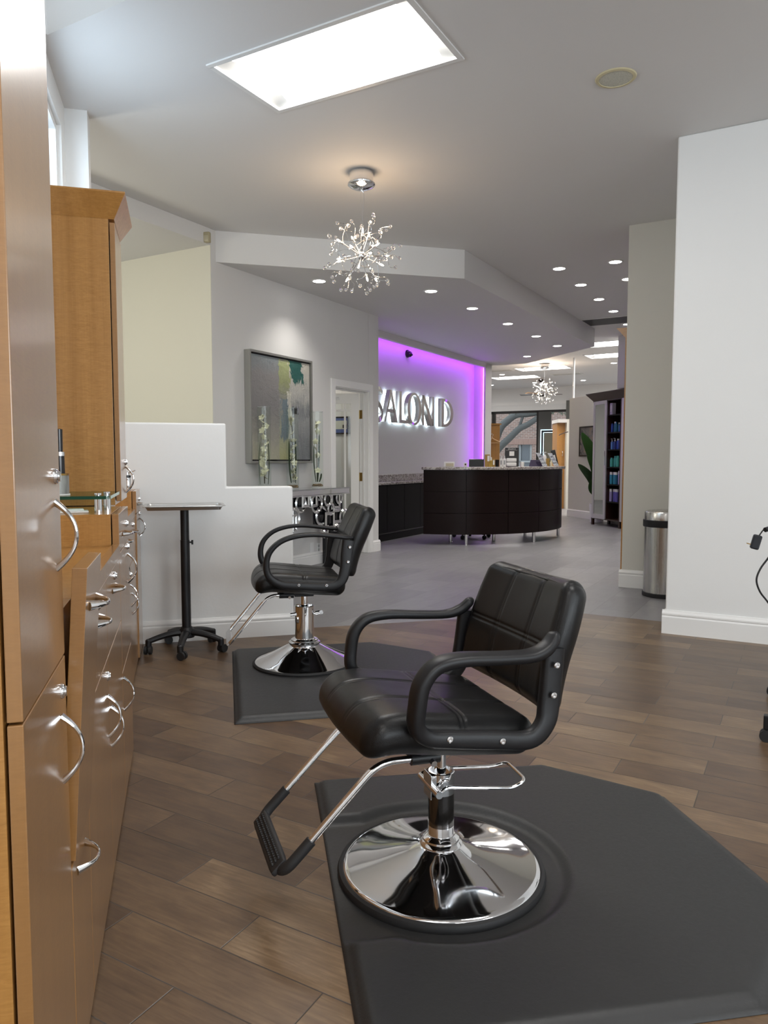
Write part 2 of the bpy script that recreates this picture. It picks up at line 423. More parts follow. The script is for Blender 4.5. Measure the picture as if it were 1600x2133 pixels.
# stepped low wall at the end of the stations and the pier beside it
lw = MB(); lw.prism([(-.64, 0), (.738, 0), (.738, 1.02), (.297, 1.02), (.297, 1.44), (-.64, 1.44)], 0, .12,
    Matrix(((1,0,0,0), (0,0,1,5.02), (0,1,0,0), (0,0,0,1))))
struct(lw.build('wall_low', M['wall_white'], rz=AR, smooth=False, bevel=.012, seg=3))
wallA('wall_pier', -1.2, 5.02, -.51, 5.14, 1.44, CEIL, M['wall_white'])
wallA('wall_alcove', -5.5, 5.02, -1.2, 5.14, 0, CEIL, M['wall'])
wallA('wall_alcove', -5.6, 5.02, -5.5, 13.3, 0, CEIL, M['wall'])
# painting wall with its door opening, header to the left and cream return
pw = MB(); PE0, PE1 = 5.31, 8.43; DO0, DO1, DOH = 7.385, 8.175, 2.07; PM = -4.87
pw.box(PM - .13, PE0, 0, PM, DO0, CEIL); pw.box(PM - .13, DO1, 0, PM, PE1, CEIL); pw.box(PM - .13, DO0, DOH, PM, DO1, CEIL)
pw.box(-5.36, PE1 - .12, 0, PM - .13, PE1, CEIL)
struct(pw.build('wall_painting', M['wall'], rz=DR, smooth=False, bevel=.006))
wallD('wall_cream', -13.4, PE0 - .004, PM - .0015, PE0 + .12, 0, 3.19, M['wall_cream'])
al = MB(); P = [D(PM, 5.31), D(PM, 2.9), D(-10, 2.9), D(-10, 5.31)]
al.prism([(p.x, p.y) for p in P], 3.19, CEIL - .001)
struct(al.build('ceiling_alcove', M['wall'], smooth=False))
NI = -5.64
# office behind the glazed door
wallD('wall_office', -8.6, PE0 + .12, -8.5, 8.43, 0, CEIL, M['wall'])
wallD('wall_office', -8.5, 8.31, -5.36, 8.43, 0, CEIL, M['wall'])
wallD('ceiling_office', -8.5, PE0 + .12, PM - .13, 8.31, 2.62, 2.66, M['ceiling'])
# sign wall: shallow niche with a lit edge, header above, jamb at the right
NI = -5.64
wallD('wall_sign', NI - .12, PE1, NI, 13.70, 0, CEIL, M['wall'])
jm = MB(); jm.box(NI, 13.47, 0, -5.36, 13.68, SOF); jm.box(-5.395, 13.37, 0, -5.36, 13.47, SOF)
struct(jm.build('wall_jamb', M['wall'], rz=DR, smooth=False))
struct(MB().box(-5.41, PE1, 2.955, -5.36, 13.68, SOF).build('trim_header', M['wall'], rz=DR, smooth=False))
struct(MB().box(-5.46, PE1 + .02, 3.0, -5.425, 13.36, 3.03).build('trim_light', M['led'], rz=DR, smooth=False))
struct(MB().box(-5.425, 13.40, .9, -5.40, 13.43, 2.98).build('trim_light', M['led'], rz=DR, smooth=False))
wallD('wall_sign', -12, 13.58, NI - .12, 13.70, 0, CEIL, M['wall'])
# dropped soffit over the reception
so = MB(); k1 = D(PM, inD(Vector((-1.63, 7.07, 0)))[1])
P = [(-1.66, 7.06), (.824, 7.72), (3.45, 12.28), (2.74, 14.4)] + [tuple(D(-5.36, 13.9).xy), tuple(D(-5.75, 13.7).xy), tuple(D(-5.75, 8.4).xy), tuple(D(PM - .1, 8.4).xy), tuple(D(PM - .1, 5.5).xy)]
so.prism(P, SOF, CEIL - .001)
struct(so.build('ceiling_soffit', M['ceiling'], smooth=False))
# right side: white wall, beige column
wr = MB(); wr.box(-.807, 5.373, 0, 7.2, 5.50, CEIL); wr.box(-.807, 5.50, 0, -.687, 7.145, CEIL)
struct(wr.build('wall_right', M['wall_white'], rz=DR, smooth=False, bevel=.012, seg=3))
wallD('wall_column', -1.474, 7.145, -.687, 7.275, 0, CEIL, M['wall_column'])
wallD('wall_far_right', -.75, 7.275, -.65, 21.6, 0, CEIL, M['wall'])
# walls behind the camera, with daylight windows
bk = MB()
bk.box(-.76, -5.12, 0, 9.2, -5, .8); bk.box(-.76, -5.12, 2.9, 9.2, -5, CEIL)
for t0, t1 in ((-.76, .6), (2.9, 3.3), (5.6, 6.0), (8.3, 9.2)): bk.box(t0, -5.12, .8, t1, -5, 2.9)
struct(bk.build('wall_back', M['wall'], rz=AR, smooth=False))
struct(MB().box(9.1, -5.12, 0, 9.22, 4, CEIL).build('wall_camera_right', M['wall'], rz=AR, smooth=False))
for t0, t1 in ((.6, 2.9), (3.3, 5.6), (6.0, 8.3)):
    f = MB(); f.box(t0, -5.1, .8, t0 + .05, -5.02, 2.9); f.box(t1 - .05, -5.1, .8, t1, -5.02, 2.9); f.box(t0 + .05, -5.1, .8, t1 - .05, -5.02, .85); f.box(t0 + .05, -5.1, 2.85, t1 - .05, -5.02, 2.9)
    w = struct(f.build('window_back', M['frame_dark'], rz=AR, smooth=False))
    MB().box(t0 + .04, -5.065, .84, t1 - .04, -5.06, 2.86).build('pane', M['pane'], w, smooth=False)
# far room: window wall and left closure
WE = 21.5; wz0, wz1 = .55, 2.67
fwm = MB(); fwm.box(-12, WE, 0, -.65, WE + .15, wz0); fwm.box(-12, WE, wz1, -.65, WE + .15, CEIL)
fwm.box(-12, WE, wz0, -9.2, WE + .15, wz1); fwm.box(-5.3, WE, wz0, -.65, WE + .15, wz1)
struct(fwm.build('wall_far', M['wall_white'], rz=DR, smooth=False))
struct(MB().box(-12, WE - .02, 2.84, -.7, WE, 2.93).build('trim_far', M['trim'], rz=DR, smooth=False))
wallD('wall_far_left', -12.1, 13.6, -12, WE + .1, 0, CEIL, M['wall'])
m28, m19 = inD(he(1027, 900, WE))[0], inD(he(1119.5, 900, WE))[0]
mf = MB()
for mm, w in ((-9.2, .06), (m28, .10), (m19, .07), (-5.36, .06)): mf.box(mm - w/2, WE + .02, wz0, mm + w/2, WE + .12, wz1)
mf.box(-9.2, WE + .02, wz1 - .07, -5.3, WE + .12, wz1); mf.box(-9.2, WE + .02, wz0, -5.3, WE + .12, wz0 + .06)
w = struct(mf.build('window_far', M['frame_dark'], rz=DR, smooth=False))
MB().box(-9.17, WE + .06, wz0 + .03, -5.33, WE + .066, wz1 - .03).build('pane', M['pane'], w, smooth=False)
# wall behind the product cabinet and the beige partition with its pole
wallA('wall_product', 7.78, 9.2, 7.93, 12.3, 0, 2.44, M['wall'])
wallA('wall_bulkhead', 7.40, 9.2, 7.93, 11.5, 2.44, CEIL, M['wall'])
wallA('wall_partition', 7.97, 12.3, 8.09, 14.15, 0, 2.49, M['wall_column'])
struct(MB().cyl(A(8.03, 14.1, 2.49), A(8.03, 14.1, CEIL), .022).build('trim_pole', M['trim']))

def base_board(name, p0, p1, out, h=.145, d=.019, m='trim', ext=(0, 0)):
    p0, p1, out = Vector(p0), Vector(p1), Vector(out).normalized(); t = (p1 - p0).normalized()
    p0 = p0 - t*ext[0]; p1 = p1 + t*ext[1]
    prof = [(0, 0), (d, 0), (d, h*.70), (d*.72, h*.76), (d*.95, h*.80), (d*.95, h*.86), (d*.45, h*.95), (d*.3, h), (0, h)]
    vs = [p + out*a + Vector((0, 0, z)) for p in (p0, p1) for a, z in prof]; n = len(prof)
    b = MB().add(vs, [tuple(range(n)), tuple(range(2*n - 1, n - 1, -1))] + [(i, (i+1) % n, n + (i+1) % n, n + i) for i in range(n)])
    return struct(b.build(name, M[m], smooth=False))
base_board('baseboard_low', A(-.255, 5.02), A(.738, 5.02), -NA_S, ext=(0, .018))
base_board('baseboard_low', A(.738, 5.02), A(.738, 5.14), NA_T)
base_board('baseboard_right', D(-.807, 5.373), D(7, 5.373), -ND_E, h=.165, ext=(.019, 0))
base_board('baseboard_right', D(-.807, 5.373), D(-.807, 7.145), -ND_M, h=.165)
base_board('baseboard_column', D(-1.474, 7.145), D(-.82, 7.145), -ND_E, h=.165, d=.022, ext=(.022, 0))
base_board('baseboard_column', D(-1.474, 7.145), D(-1.474, 7.275), -ND_M, h=.165, d=.022)
base_board('baseboard_painting', D(PM, PE0), D(PM, DO0 - .09), ND_M)
base_board('baseboard_painting', D(PM, DO1 + .085), D(PM, PE1), ND_M, ext=(0, .019))
base_board('baseboard_partition', A(7.97, 12.3), A(7.97, 14.15), -NA_T, h=.16)

# door casing and the glazed office door, standing open
cs = MB()
for e0, e1 in ((DO0 - .085, DO0), (DO1, DO1 + .085)): cs.box(PM, e0, 0, PM + .018, e1, DOH + .085)
cs.box(PM, DO0, DOH, PM + .018, DO1, DOH + .085)
cs.box(PM - .13, DO0 - .001, 0, PM + .006, DO0 + .012, DOH); cs.box(PM - .13, DO1 - .012, 0, PM + .006, DO1 + .001, DOH); cs.box(PM - .13, DO0, DOH - .012, PM + .006, DO1, DOH)
cs.box(PM - .075, DO1 - .026, 0, PM - .05, DO1 - .012, DOH - .012); cs.box(PM - .075, DO0 + .012, 0, PM - .05, DO0 + .026, DOH - .012); cs.box(PM - .075, DO0, DOH - .028, PM - .05, DO1, DOH - .012)
struct(cs.build('trim_door', M['trim'], rz=DR, smooth=False, bevel=.003))
hg = D(PM - .135, DO1 - .015)
dr = bpy.data.objects.new('door_office', None); C.objects.link(dr); dr.location = hg; dr.rotation_euler = (0, 0, R(181)); dr['kind'] = 'structure'
W, H, Tk = .76, 2.045, .04
lf = MB(); st = .105
lf.box(0, 0, .01, st, Tk, H); lf.box(W - st, 0, .01, W, Tk, H); lf.box(st, 0, H - .13, W - st, Tk, H); lf.box(st, 0, .01, W - st, Tk, .24)
xs = [st + .075, W - st - .075]; zs = [H - .13 - .085, .24 + .10]
for x in xs: lf.box(x - .012, .004, .24, x + .012, Tk - .004, H - .13)
for z in zs: lf.box(st, .0045, z - .012, W - st, Tk - .0045, z + .012)
lf.build('leaf', M['door'], dr, smooth=False)
MB().box(st, .018, .24, W - st, .022, H - .13).build('pane', M['pane'], dr, smooth=False)
sg_ = MB().box(.245, Tk, 1.965, .40, Tk + .012, 2.018); ds = sg_.build('door_sign', M['white'], dr, smooth=False, bevel=.003)
MB().tube(smoothpath([(.255, Tk + .0125, 1.988), (.27, Tk + .0125, 1.993), (.285, Tk + .0125, 1.985), (.30, Tk + .0125, 1.994), (.315, Tk + .0125, 1.987), (.34, Tk + .0125, 1.993), (.37, Tk + .0125, 1.988)], 4), .002, 6).build('script_mark', M['chrome_soft'], ds)
for z in (.25, .98, 1.78):
    h = MB(); h.cyl((-.004, -.004, z - .055), (-.004, -.004, z + .055), .008); Mi = Matrix.Rotation(R(-181), 4, 'Z') @ Matrix.Translation(-hg) @ Matrix.Rotation(DR, 4, 'Z')
    h.box(PM - .128, DO1 - .0145, z - .055, PM - .088, DO1 - .0125, z + .055, Mi); h.build('hinge', M['brass'], dr)
h = MB(); h.cyl((W - .06, -.05, 1.0), (W - .06, .09, 1.0), .01); h.box(W - .17, -.06, .99, W - .05, -.045, 1.01); h.build('door_handle', M['brass'], dr)
# ================================================================== styling stations (local x = t out of the wall, y = s along it)
def bow_handle(p, L=.115, out=.034, vertical=True):      # chrome bow pull, feet flared
    pts = []; wa = []; wb = []
    for i in range(17):
        q = i/16; a = (q - .5)*2
        h = out*(1 - abs(a)**2.2)
        pts.append((h, a*L/2)); k = abs(a)**3
        wa.append(.0042 + .0045*k); wb.append(.0036 + .003*k)
    P = [(p[0] + x, p[1], p[2] + y) if vertical else (p[0] + x, p[1] + y, p[2]) for x, y in pts]
    return MB().sweep(P, wa, wb, (1, 0, 0), 10)
def lock_knob(p):
    Mx = Matrix.Translation(p) @ Matrix.Rotation(R(90), 4, 'Y')
    return MB().lathe([(.0135, 0), (.0135, .003), (.012, .0055), (.0095, .0065), (.0085, .0095), (0, .0098)], 18, M=Mx)
def front(parent, name, x, y0, y1, z0, z1, th=.02, handle=None, lock=None, vertical=True, mat_='wood_front'):
    b = MB().box(x - th, y0, z0, x, y1, z1)
    o = b.build(name, M[mat_], parent, smooth=False, bevel=.0015)
    if handle: bow_handle((x - .001, *handle), vertical=vertical).build('handle', M['chrome'], o)
    if lock: lock_knob((x, *lock)).build('lock', M['chrome'], o)
    return o
BACK = -.635
def tower(label, s0, s1, xf, z0, z1, crown, split, hand_up, hand_lo, flare=.06):
    T = thing('storage_tower', label, 'cabinet', (0,0,0), AR, 'storage towers between the stations')
    b = MB().box(BACK, s0, z0, xf - .024, s1, z1); b.build('body', M['wood'], T, smooth=False, bevel=.001)
    front(T, 'door', xf, s0 + .002, s1 - .002, split + .002, z1 - .012, handle=(hand_up[0], hand_up[1]), lock=(hand_up[0] + .004, hand_up[2]))
    if hand_lo: front(T, 'door', xf, s0 + .002, s1 - .002, z0 + .01, split - .002, handle=(hand_lo[0], hand_lo[1]), lock=(hand_lo[0] + .004, hand_lo[2]))
    if crown:
        c = MB(); f = flare
        lo = [(BACK, s0, z1), (xf - .002, s0, z1), (xf - .002, s1, z1), (BACK, s1, z1)]
        hi = [(BACK, s0 - f, z1 + crown), (xf + f*.75, s0 - f, z1 + crown), (xf + f*.75, s1 + f, z1 + crown), (BACK, s1 + f, z1 + crown)]
        top = [(x, y, z + .006) for x, y, z in hi]
        c.add(lo + hi + top, [(3,2,1,0)] + [(i, (i+1) % 4, 4 + (i+1) % 4, 4 + i) for i in range(4)] + [(4+i, 4 + (i+1) % 4, 8 + (i+1) % 4, 8 + i) for i in range(4)] + [(8,9,10,11)])
        c.build('crown', M['wood'], T, smooth=False)
    return T
XF = -.206
tower('tall glossy wooden storage tower at the left edge of the photo, nearest the camera', 1.045, 1.415, XF, .0, 2.9, .12, .852,
      (1.355, 1.072, 1.172), (1.355, .70, .80))
tower('wooden storage tower with a flared crown standing beyond the glass shelf', 3.18, 3.50, -.232, 1.016, 2.15, .085, 1.03,
      (3.44, 1.115, 1.19), None)

# tilt-out bin unit next to the near tower
T = thing('bin_cabinet', 'narrow wooden bin cabinet with a tipped-out front panel beside the near storage tower', 'cabinet', (0,0,0), AR)
MB().box(BACK, 1.419, 0, XF - .024, 1.683, .905).build('body', M['wood'], T, smooth=False, bevel=.001)
hx = XF - .022; tilt = R(3.6)
Mt = Matrix.Translation((hx, 0, .452)) @ Matrix.Rotation(tilt, 4, 'Y')
b = MB().box(0, 1.440, 0, .026, 1.684, .552, Mt); bp = b.build('bin_panel', M['wood_front'], T, smooth=False, bevel=.001)
h = bow_handle((.026, 1.555, .470), L=.11, out=.030, vertical=False); h.v = [tuple(Mt @ Vector(p)) for p in h.v]; h.build('handle', M['chrome'], bp)
front(T, 'drawer', XF, 1.420, 1.683, .012, .446, handle=(1.545, .405), vertical=False)

def drawer_doors(label, s0, s1, x, mid, group):
    T = thing('base_cabinet', label, 'cabinet', (0,0,0), AR, group)
    MB().box(BACK, s0, 0, x - .024, s1, .905).build('body', M['wood'], T, smooth=False, bevel=.001)
    MB().box(x - .022, s0, .868, x + .002, s1, .912).build('counter_edge', M['wood_front'], T, smooth=False)
    for a, b_ in ((s0, mid), (mid, s1)):
        c = (a + b_)/2
        front(T, 'drawer', x, a + .0015, b_ - .0015, .648, .864, handle=(c, .80), lock=(c + .01, .838), vertical=False)
    front(T, 'door', x, s0 + .0015, mid - .0015, .012, .644, handle=(mid - .045, .49), lock=(mid - .035, .60))
    front(T, 'door', x, mid + .0015, s1 - .0015, .012, .644, handle=(mid + .045, .43))
    return T
def raised(label, s0, s1, x, top, group, hand, low=None):
    T = thing('side_cabinet', label, 'cabinet', (0,0,0), AR, group)
    MB().box(BACK, s0, 0, x - .026, s1, top).build('body', M['wood'], T, smooth=False, bevel=.001)
    front(T, 'drawer', x, s0 + .001, s1 - .002, .882, top, th=.022, handle=((s0 + s1)/2 - .03, .93), lock=((s0 + s1)/2 + .10, .955), vertical=False)
    front(T, 'door', x, s0 + .001, s1 - .002, .462 if low else .012, .878, th=.022, handle=(hand, .775), lock=(hand - .02, .862))
    if low: front(T, 'door', x, s0 + .001, s1 - .002, .012, .458, th=.022, handle=(low, .375))
    return T
drawer_doors('low wooden base cabinet with two drawers over two doors behind the tipped bin panel', 1.685, 2.672, XF, 2.185, 'station base cabinets')
raised('raised wooden side cabinet carrying the glass shelf, beside the low drawer unit', 2.676, 3.14, XF, 1.014, 'raised side cabinets', 3.06, 2.715)
XG = -.262
T = thing('base_cabinet', 'wooden base under the far crowned tower, set back behind the glass shelf cabinet', 'cabinet', (0,0,0), AR, 'station base cabinets')
MB().box(BACK, 3.144, 0, XG - .024, 3.55, 1.012).build('body', M['wood'], T, smooth=False)
front(T, 'door', XG, 3.146, 3.548, .012, .84, handle=(3.50, .70), lock=(3.49, .80))
drawer_doors('far wooden base cabinet with two drawers and doors, short of the rolling tray stand', 3.554, 4.60, XG, 4.1, 'station base cabinets')
raised('far raised wooden side cabinet against the low white wall beside the rolling tray stand', 4.604, 5.0, XG + .008, 1.014, 'raised side cabinets', 4.93)

# things on the counters
gs = thing('glass_shelf', 'green-edged glass shelf on chrome posts over the raised side cabinet', 'shelf', (0,0,0), AR)
g = MB().prism([(-.60, 2.75), (-.252, 2.75), (-.238, 2.765), (-.238, 3.165), (-.60, 3.165)], 1.062, 1.074); g.build('glass_plate', thin_glass('shelf_glass', (.80,.93,.88)), gs, smooth=False)
e = MB(); e.box(-.60, 2.7485, 1.0625, -.252, 2.7500, 1.0735); e.build('edge', M['green_edge'], gs, smooth=False)
e = MB(); e.box(-.2380, 2.766, 1.0625, -.2365, 3.165, 1.0735); e.build('edge', mat('bright_glass_edge', (.35,.6,.5), .1), gs, smooth=False)
for t, s in ((-.283, 2.80), (-.263, 2.905), (-.57, 2.82), (-.57, 3.1)):
    p = MB().lathe([(.0135, 1.0142), (.0135, 1.0605), (.009, 1.0615), (.009, 1.075), (.0125, 1.0755), (.0125, 1.0825), (0, 1.0835)], 20, (t, s, 0)); p.build('post', M['chrome'], gs)
def lathe_thing(name, label, cat, p, prof, m, seg=28, group=None, sx=1, sy=1, rz=0):
    o = MB().lathe(prof, seg, sx=sx, sy=sy).build(name, M[m] if isinstance(m, str) else m, None, p, rz); return tag(o, label, cat, group)
zinc = mat('weathered_zinc', (.30,.31,.30), .45, .6); t = NT(zinc)
t.link(t.ramp(t.noise(t.coords(scale=(40,40,9)), 1, 4), [(.3, (.16,.17,.16)), (.7, (.42,.43,.41))]), t.b.inputs['Base Color'])
q = A(-.432, 2.86)
tn = thing('metal_tin', 'weathered grey metal tin standing on the glass shelf', 'container', (q.x, q.y, 1.0745))
MB().lathe([(.047, 0), (.047, .072), (.044, .072), (.044, .004), (0, .004)], 32).build('body', zinc, tn)
MB().ring([(.045, .070), (.0485, .070), (.0485, .076), (.045, .076)], 32).build('rim', M['brass'], tn)
MB().ring([(.047, 0), (.0495, 0), (.0495, .004), (.047, .004)], 32).build('rim', M['paper'], tn)
q = A(-.437, 3.02)
cm = thing('styling_tool', 'upright dark styling tool with silver bands standing behind the grey tin on the glass shelf', 'styling tool', (q.x, q.y, 1.0745))
MB().lathe([(.016, 0), (.018, .05), (.017, .14), (0, .141)], 16).build('handle', M['gloss_black'], cm)
MB().lathe([(.0185, .14), (.0185, .155), (0, .156)], 16).build('band', M['chrome_soft'], cm)
MB().lathe([(.012, .156), (.013, .24), (0, .243)], 16).build('barrel', M['gloss_black'], cm)
q = A(-.36, 2.79)
ph = thing('remote_pad', 'small white flat card stack lying under the glass shelf', 'cards', (q.x, q.y, 1.0145), AR + .15)
MB().box(-.05, -.02, 0, .045, .05, .006).build('card', M['white'], ph, smooth=False, bevel=.0015)
MB().box(-.06, -.005, .0062, .03, .06, .011).build('card', M['paper'], ph, smooth=False, bevel=.0015)
q = A(-.31, 4.74)
sp = thing('spray_bottle', 'chrome spray bottle with a black band on the far side cabinet', 'bottle', (q.x, q.y, 1.0145))
MB().lathe([(.021, 0), (.022, .01), (.022, .07), (.02, .078), (0, .079)], 24).build('body', M['chrome'], sp)
MB().lathe([(.022, .078), (.022, .092), (0, .093)], 24).build('band', M['gloss_black'], sp)
h = MB().lathe([(.012, .093), (.012, .11), (0, .115)], 16); h.sweep([(0, 0, .104), (.03, -.012, .112), (.055, -.02, .122)], .004, .004); h.build('spout', M['chrome_soft'], sp)

# ================================================================== chair mats
def mat_thing(label, loc, rz, pts, channel, th=.027):
    # height field over the outline: bevelled rim and, where wanted, a lowered bay for the chair base
    o2 = [Vector(p).to_2d() if len(p) == 3 else Vector(p) for p in pts]; n = len(o2)
    def dist(x, y):
        d = 9
        for i in range(n):
            a, b = o2[i], o2[(i+1) % n]; ab = b - a; nrm = Vector((ab.y, -ab.x)).normalized()
            d = min(d, -(Vector((x, y)) - a).dot(nrm))
        return d
    def height(x, y):
        d = dist(x, y); k = max(0, min(1, d/.04)); z = .003 + (th - .003)*(k*k*(3 - 2*k))
        if channel:
            cx, cy, r, hw = channel
            q = Vector((x - cx, y - cy)); dd = q.length - r
            if x < cx: dd = min(dd, abs(y - cy) - hw)
            k2 = max(0, min(1, (dd + .03)/.045)); k2 = k2*k2*(3 - 2*k2)
            z = min(z, .0045 + (th - .0045)*k2)
        return z
    bm = bmesh.new(); N = 120
    bot = [bm.verts.new((p.x, p.y, .0012)) for p in o2]; f = bm.faces.new(bot)
    if f.normal.z < 0: f.normal_flip()
    x0 = min(p.x for p in o2); x1 = max(p.x for p in o2); y0 = min(p.y for p in o2); y1 = max(p.y for p in o2)
    for i in range(1, N):
        x = x0 + (x1 - x0)*i/N; g = bm.verts[:] + bm.edges[:] + bm.faces[:]
        bmesh.ops.bisect_plane(bm, geom=g, plane_co=(x, 0, 0), plane_no=(1, 0, 0))
    for i in range(1, N):
        y = y0 + (y1 - y0)*i/N; g = bm.verts[:] + bm.edges[:] + bm.faces[:]
        bmesh.ops.bisect_plane(bm, geom=g, plane_co=(0, y, 0), plane_no=(0, 1, 0))
    border = [e for e in bm.edges if e.is_boundary]
    ret = bmesh.ops.extrude_edge_only(bm, edges=border)
    low = [v for v in ret['geom'] if isinstance(v, bmesh.types.BMVert)]; ls = set(low)
    for v in bm.verts:
        if v in ls: v.co.z = .0006
        else: v.co.z = height(v.co.x, v.co.y)
    bmesh.ops.recalc_face_normals(bm, faces=bm.faces)
    me = bpy.data.meshes.new('floor_mat'); bm.to_mesh(me); bm.free()
    me.polygons.foreach_set('use_smooth', [True]*len(me.polygons)); me.materials.append(M['mat'])
    o = bpy.data.objects.new('floor_mat', me); C.objects.link(o); o.location = loc; o.rotation_euler = (0, 0, rz)
    return tag(o, label, 'floor mat', 'anti-fatigue mats under the styling chairs')
# outlines run counter-clockwise in the mat's own frame: x along the back edge, y towards the back
outline = [(0, -1.31), (.89, -1.31), (1.22, -.99), (1.22, -.32), (.89, 0), (0, 0)]
mat_thing('large black floor mat with a sunken round bay under the near styling chair', (-.259, 2.669, 0), R(9.5), outline, (.325, -.635, .37, .318))
mat_thing('dark grey floor mat under the far styling chair, in front of the tray stand', (-.952, 4.56, 0), R(12), outline, None)

# ================================================================== styling chairs (local x = facing, z up, origin under the column)
def chair(label, loc, rz, o):
    T = thing('styling_chair', label, 'chair', loc, rz, 'hydraulic styling chairs')
    zt = o.get('zseat', .487)
    # base
    if o['base'] == 'dome':
        prof = [(.285, .012), (.287, .020), (.279, .027), (.262, .031), (.21, .041), (.15, .055), (.10, .068), (.072, .078), (.062, .083), (.055, .084), (0, .084)]
        rim = [(.278, .0005), (.300, .0005), (.302, .010), (.298, .020), (.289, .0235), (.280, .018)]
    else:
        prof = [(.285, .010), (.286, .014), (.277, .019), (.25, .030), (.20, .052), (.14, .083), (.085, .112), (.07, .118), (.055, .12), (0, .12)]
        rim = [(.278, .0005), (.297, .0005), (.299, .008), (.294, .014), (.287, .0165), (.280, .012)]
    pr = smoothpath([(r, 0, z) for r, z in prof[:-2]], 4); pr = [(p.x, p.z) for p in pr] + prof[-2:]
    MB().lathe(pr, 96).build('base', M['chrome'], T)
    MB().ring(rim, 96).build('base_rim', M['rubber'], T)
    zb = prof[-1][1]; rc = o['rc']; zc = o['zc']
    col = MB().lathe([(rc*1.62, zb - .006), (rc*1.66, zb + .004), (rc*1.5, zb + .010), (rc*1.42, zb + .012), (rc*1.42, zb + .018), (rc*1.15, zb + .026), (rc*1.03, zb + .028)], 48)
    col.build('collar', M['chrome'], T)
    MB().lathe([(rc, zb - .002), (rc, zb + .055)], 48).build('column', M['chrome'], T)
    MB().lathe([(rc*1.005, zb + .055), (rc*1.005, zc - .062), (0, zc - .062)], 48).build('column', M['dark_chrome'] if o['base'] == 'dome' else M['chrome'], T)
    MB().lathe([(rc*1.03, zc - .064), (rc*1.03, zc - .002), (rc*.98, zc), (rc*.85, zc), (rc*.85, zc - .016), (0, zc - .016)], 48).build('column', M['chrome'], T)
    MB().lathe([(o['rr'], zc - .02), (o['rr'], zt - .055)], 24).build('piston', M['chrome'], T)
    # pump lever
    if o['lever'] == 'loop':
        lv = MB(); y = .062; z = zc - .028
        P = fillet([(.036, y, z - .014), (.01, y, z + .004), (-.20, y, z - .030), (-.245, y - .004, z - .014), (-.245, -y + .004, z - .004), (-.20, -y, z - .014), (.01, -y, z + .008), (.036, -y, z - .004)], .022)
        lv.tube(P, .0052, 10); lv.build('pump_lever', M['chrome'], T)
        br = MB(); br.box(.040, -.026, z - .045, .044, .026, z + .026); br.box(.022, -.028, z - .016, .044, -.025, z + .024); br.box(.022, .025, z - .016, .044, .028, z + .024)
        br.build('lever_bracket', M['chrome_soft'], T, smooth=False, bevel=.001)
        bo = MB(); bo.cyl((.036, -.068, z - .012), (.036, .072, z - .012), .011, seg=18); bo.build('lever_pivot', M['chrome'], T)
    else:
        z = zc - .045; lv = MB(); lv.cyl((.0, -.062, z), (.0, .062, z), .005); lv.cyl((-.062, .02, z), (.05, .02, z), .005); lv.build('pump_lever', M['chrome'], T)
        tp = MB(); tp.cyl((.05, .02, z), (.082, .02, z - .004), .0105); tp.build('lever_grip', M['chrome_soft'], T)
        tp = MB(); tp.cyl((-.062, .02, z), (-.094, .022, z + .006), .0115); tp.cyl((-.094, .01, z + .006), (-.094, .034, z + .006), .012); tp.build('lever_grip', M['chrome_soft'], T)
    # seat plate
    pl = MB(); pl.box(-.13, -.15, zt - .072, .16, .15, zt - .05); pl.box(-.05, -.05, zt - .10, .06, .05, zt - .07)
    pl.build('seat_plate', M['black'], T, smooth=False, bevel=.004)
    # seat cushion with sewn double seams
    tl = o.get('tilt', R(8.5)); hx_, hy_, hh = .245, .250, .052
    def seam(d, w=.0028, depth=.0030): return -depth*(math.exp(-((d - .0065)/w)**2) + math.exp(-((d + .0065)/w)**2)) - .0012*math.exp(-(d/.012)**2)
    def fseat(x, y, z, u, v, w):
        if w > 0: 
            z += seam(y - .085)*min(1, w*1.2) + seam(y + .085)*min(1, w*1.2) + seam(x + .01)*min(1, w*1.2)
            z -= .012*math.exp(-((x + .03)/.16)**2 - (y/.15)**2)
        d = max(0, x - .12); z -= 1.9*d*d
        x += .018*(1 - v*v)*max(0, u)
        hy2 = 1 - .08*max(0, -u); y *= hy2
        return (x, y, z)
    Ms = Matrix.Translation((o.get('xs', .058), 0, zt)) @ Matrix.Rotation(-tl, 4, 'Y')
    MB().cushion(hx_, hy_, hh, .048, 110, .012, fseat, Ms).build('seat', M['leather'], T, ang=70)
    pg = []
    # backrest cushion
    tb = o.get('btilt', R(20)); bh = o.get('bh', .180); bw = .256
    def fback(x, y, z, u, v, w):       # local: x up the back, y across, z = thickness (front is +z)
        if w > 0:
            k = min(1, w*1.2); z += (seam(y - .088) + seam(y + .088))*k + seam(x + .012)*k
        z -= o.get('lumbar', .025)*min(0, u)**2; z += .55*y*y - .012                       # wraps the sitter
        y *= 1 - .10*max(0, u)**2
        return (x, y, z)
    Mb = Matrix.Translation(o.get('bc', (-.262, 0, .692))) @ Matrix.Rotation(-tb, 4, 'Y') @ Matrix(((0,0,1,0), (0,1,0,0), (1,0,0,0), (0,0,0,1)))
    bk_ = MB().cushion(bh, bw, .042, .040, 110, .010, fback, Mb).build('backrest', M['leather'], T, ang=70)
    # piping round the front edge of the back
    ring_ = []
    for i in range(72):
        a = 2*math.pi*i/72; ca, sa = math.cos(a), math.sin(a); pw = .28
        u = math.copysign(abs(ca)**pw, ca); v = math.copysign(abs(sa)**pw, sa)
        L = max(abs(u), abs(v)); x = u*(bh - .018); y = v*(bw - .018)
        x, y, z = fback(x, y, .034, u, v, -1); ring_.append(Mb @ Vector((x, y, z)))
    MB().tube(ring_, .0032, 6, True).build('piping', M['leather'], bk_)
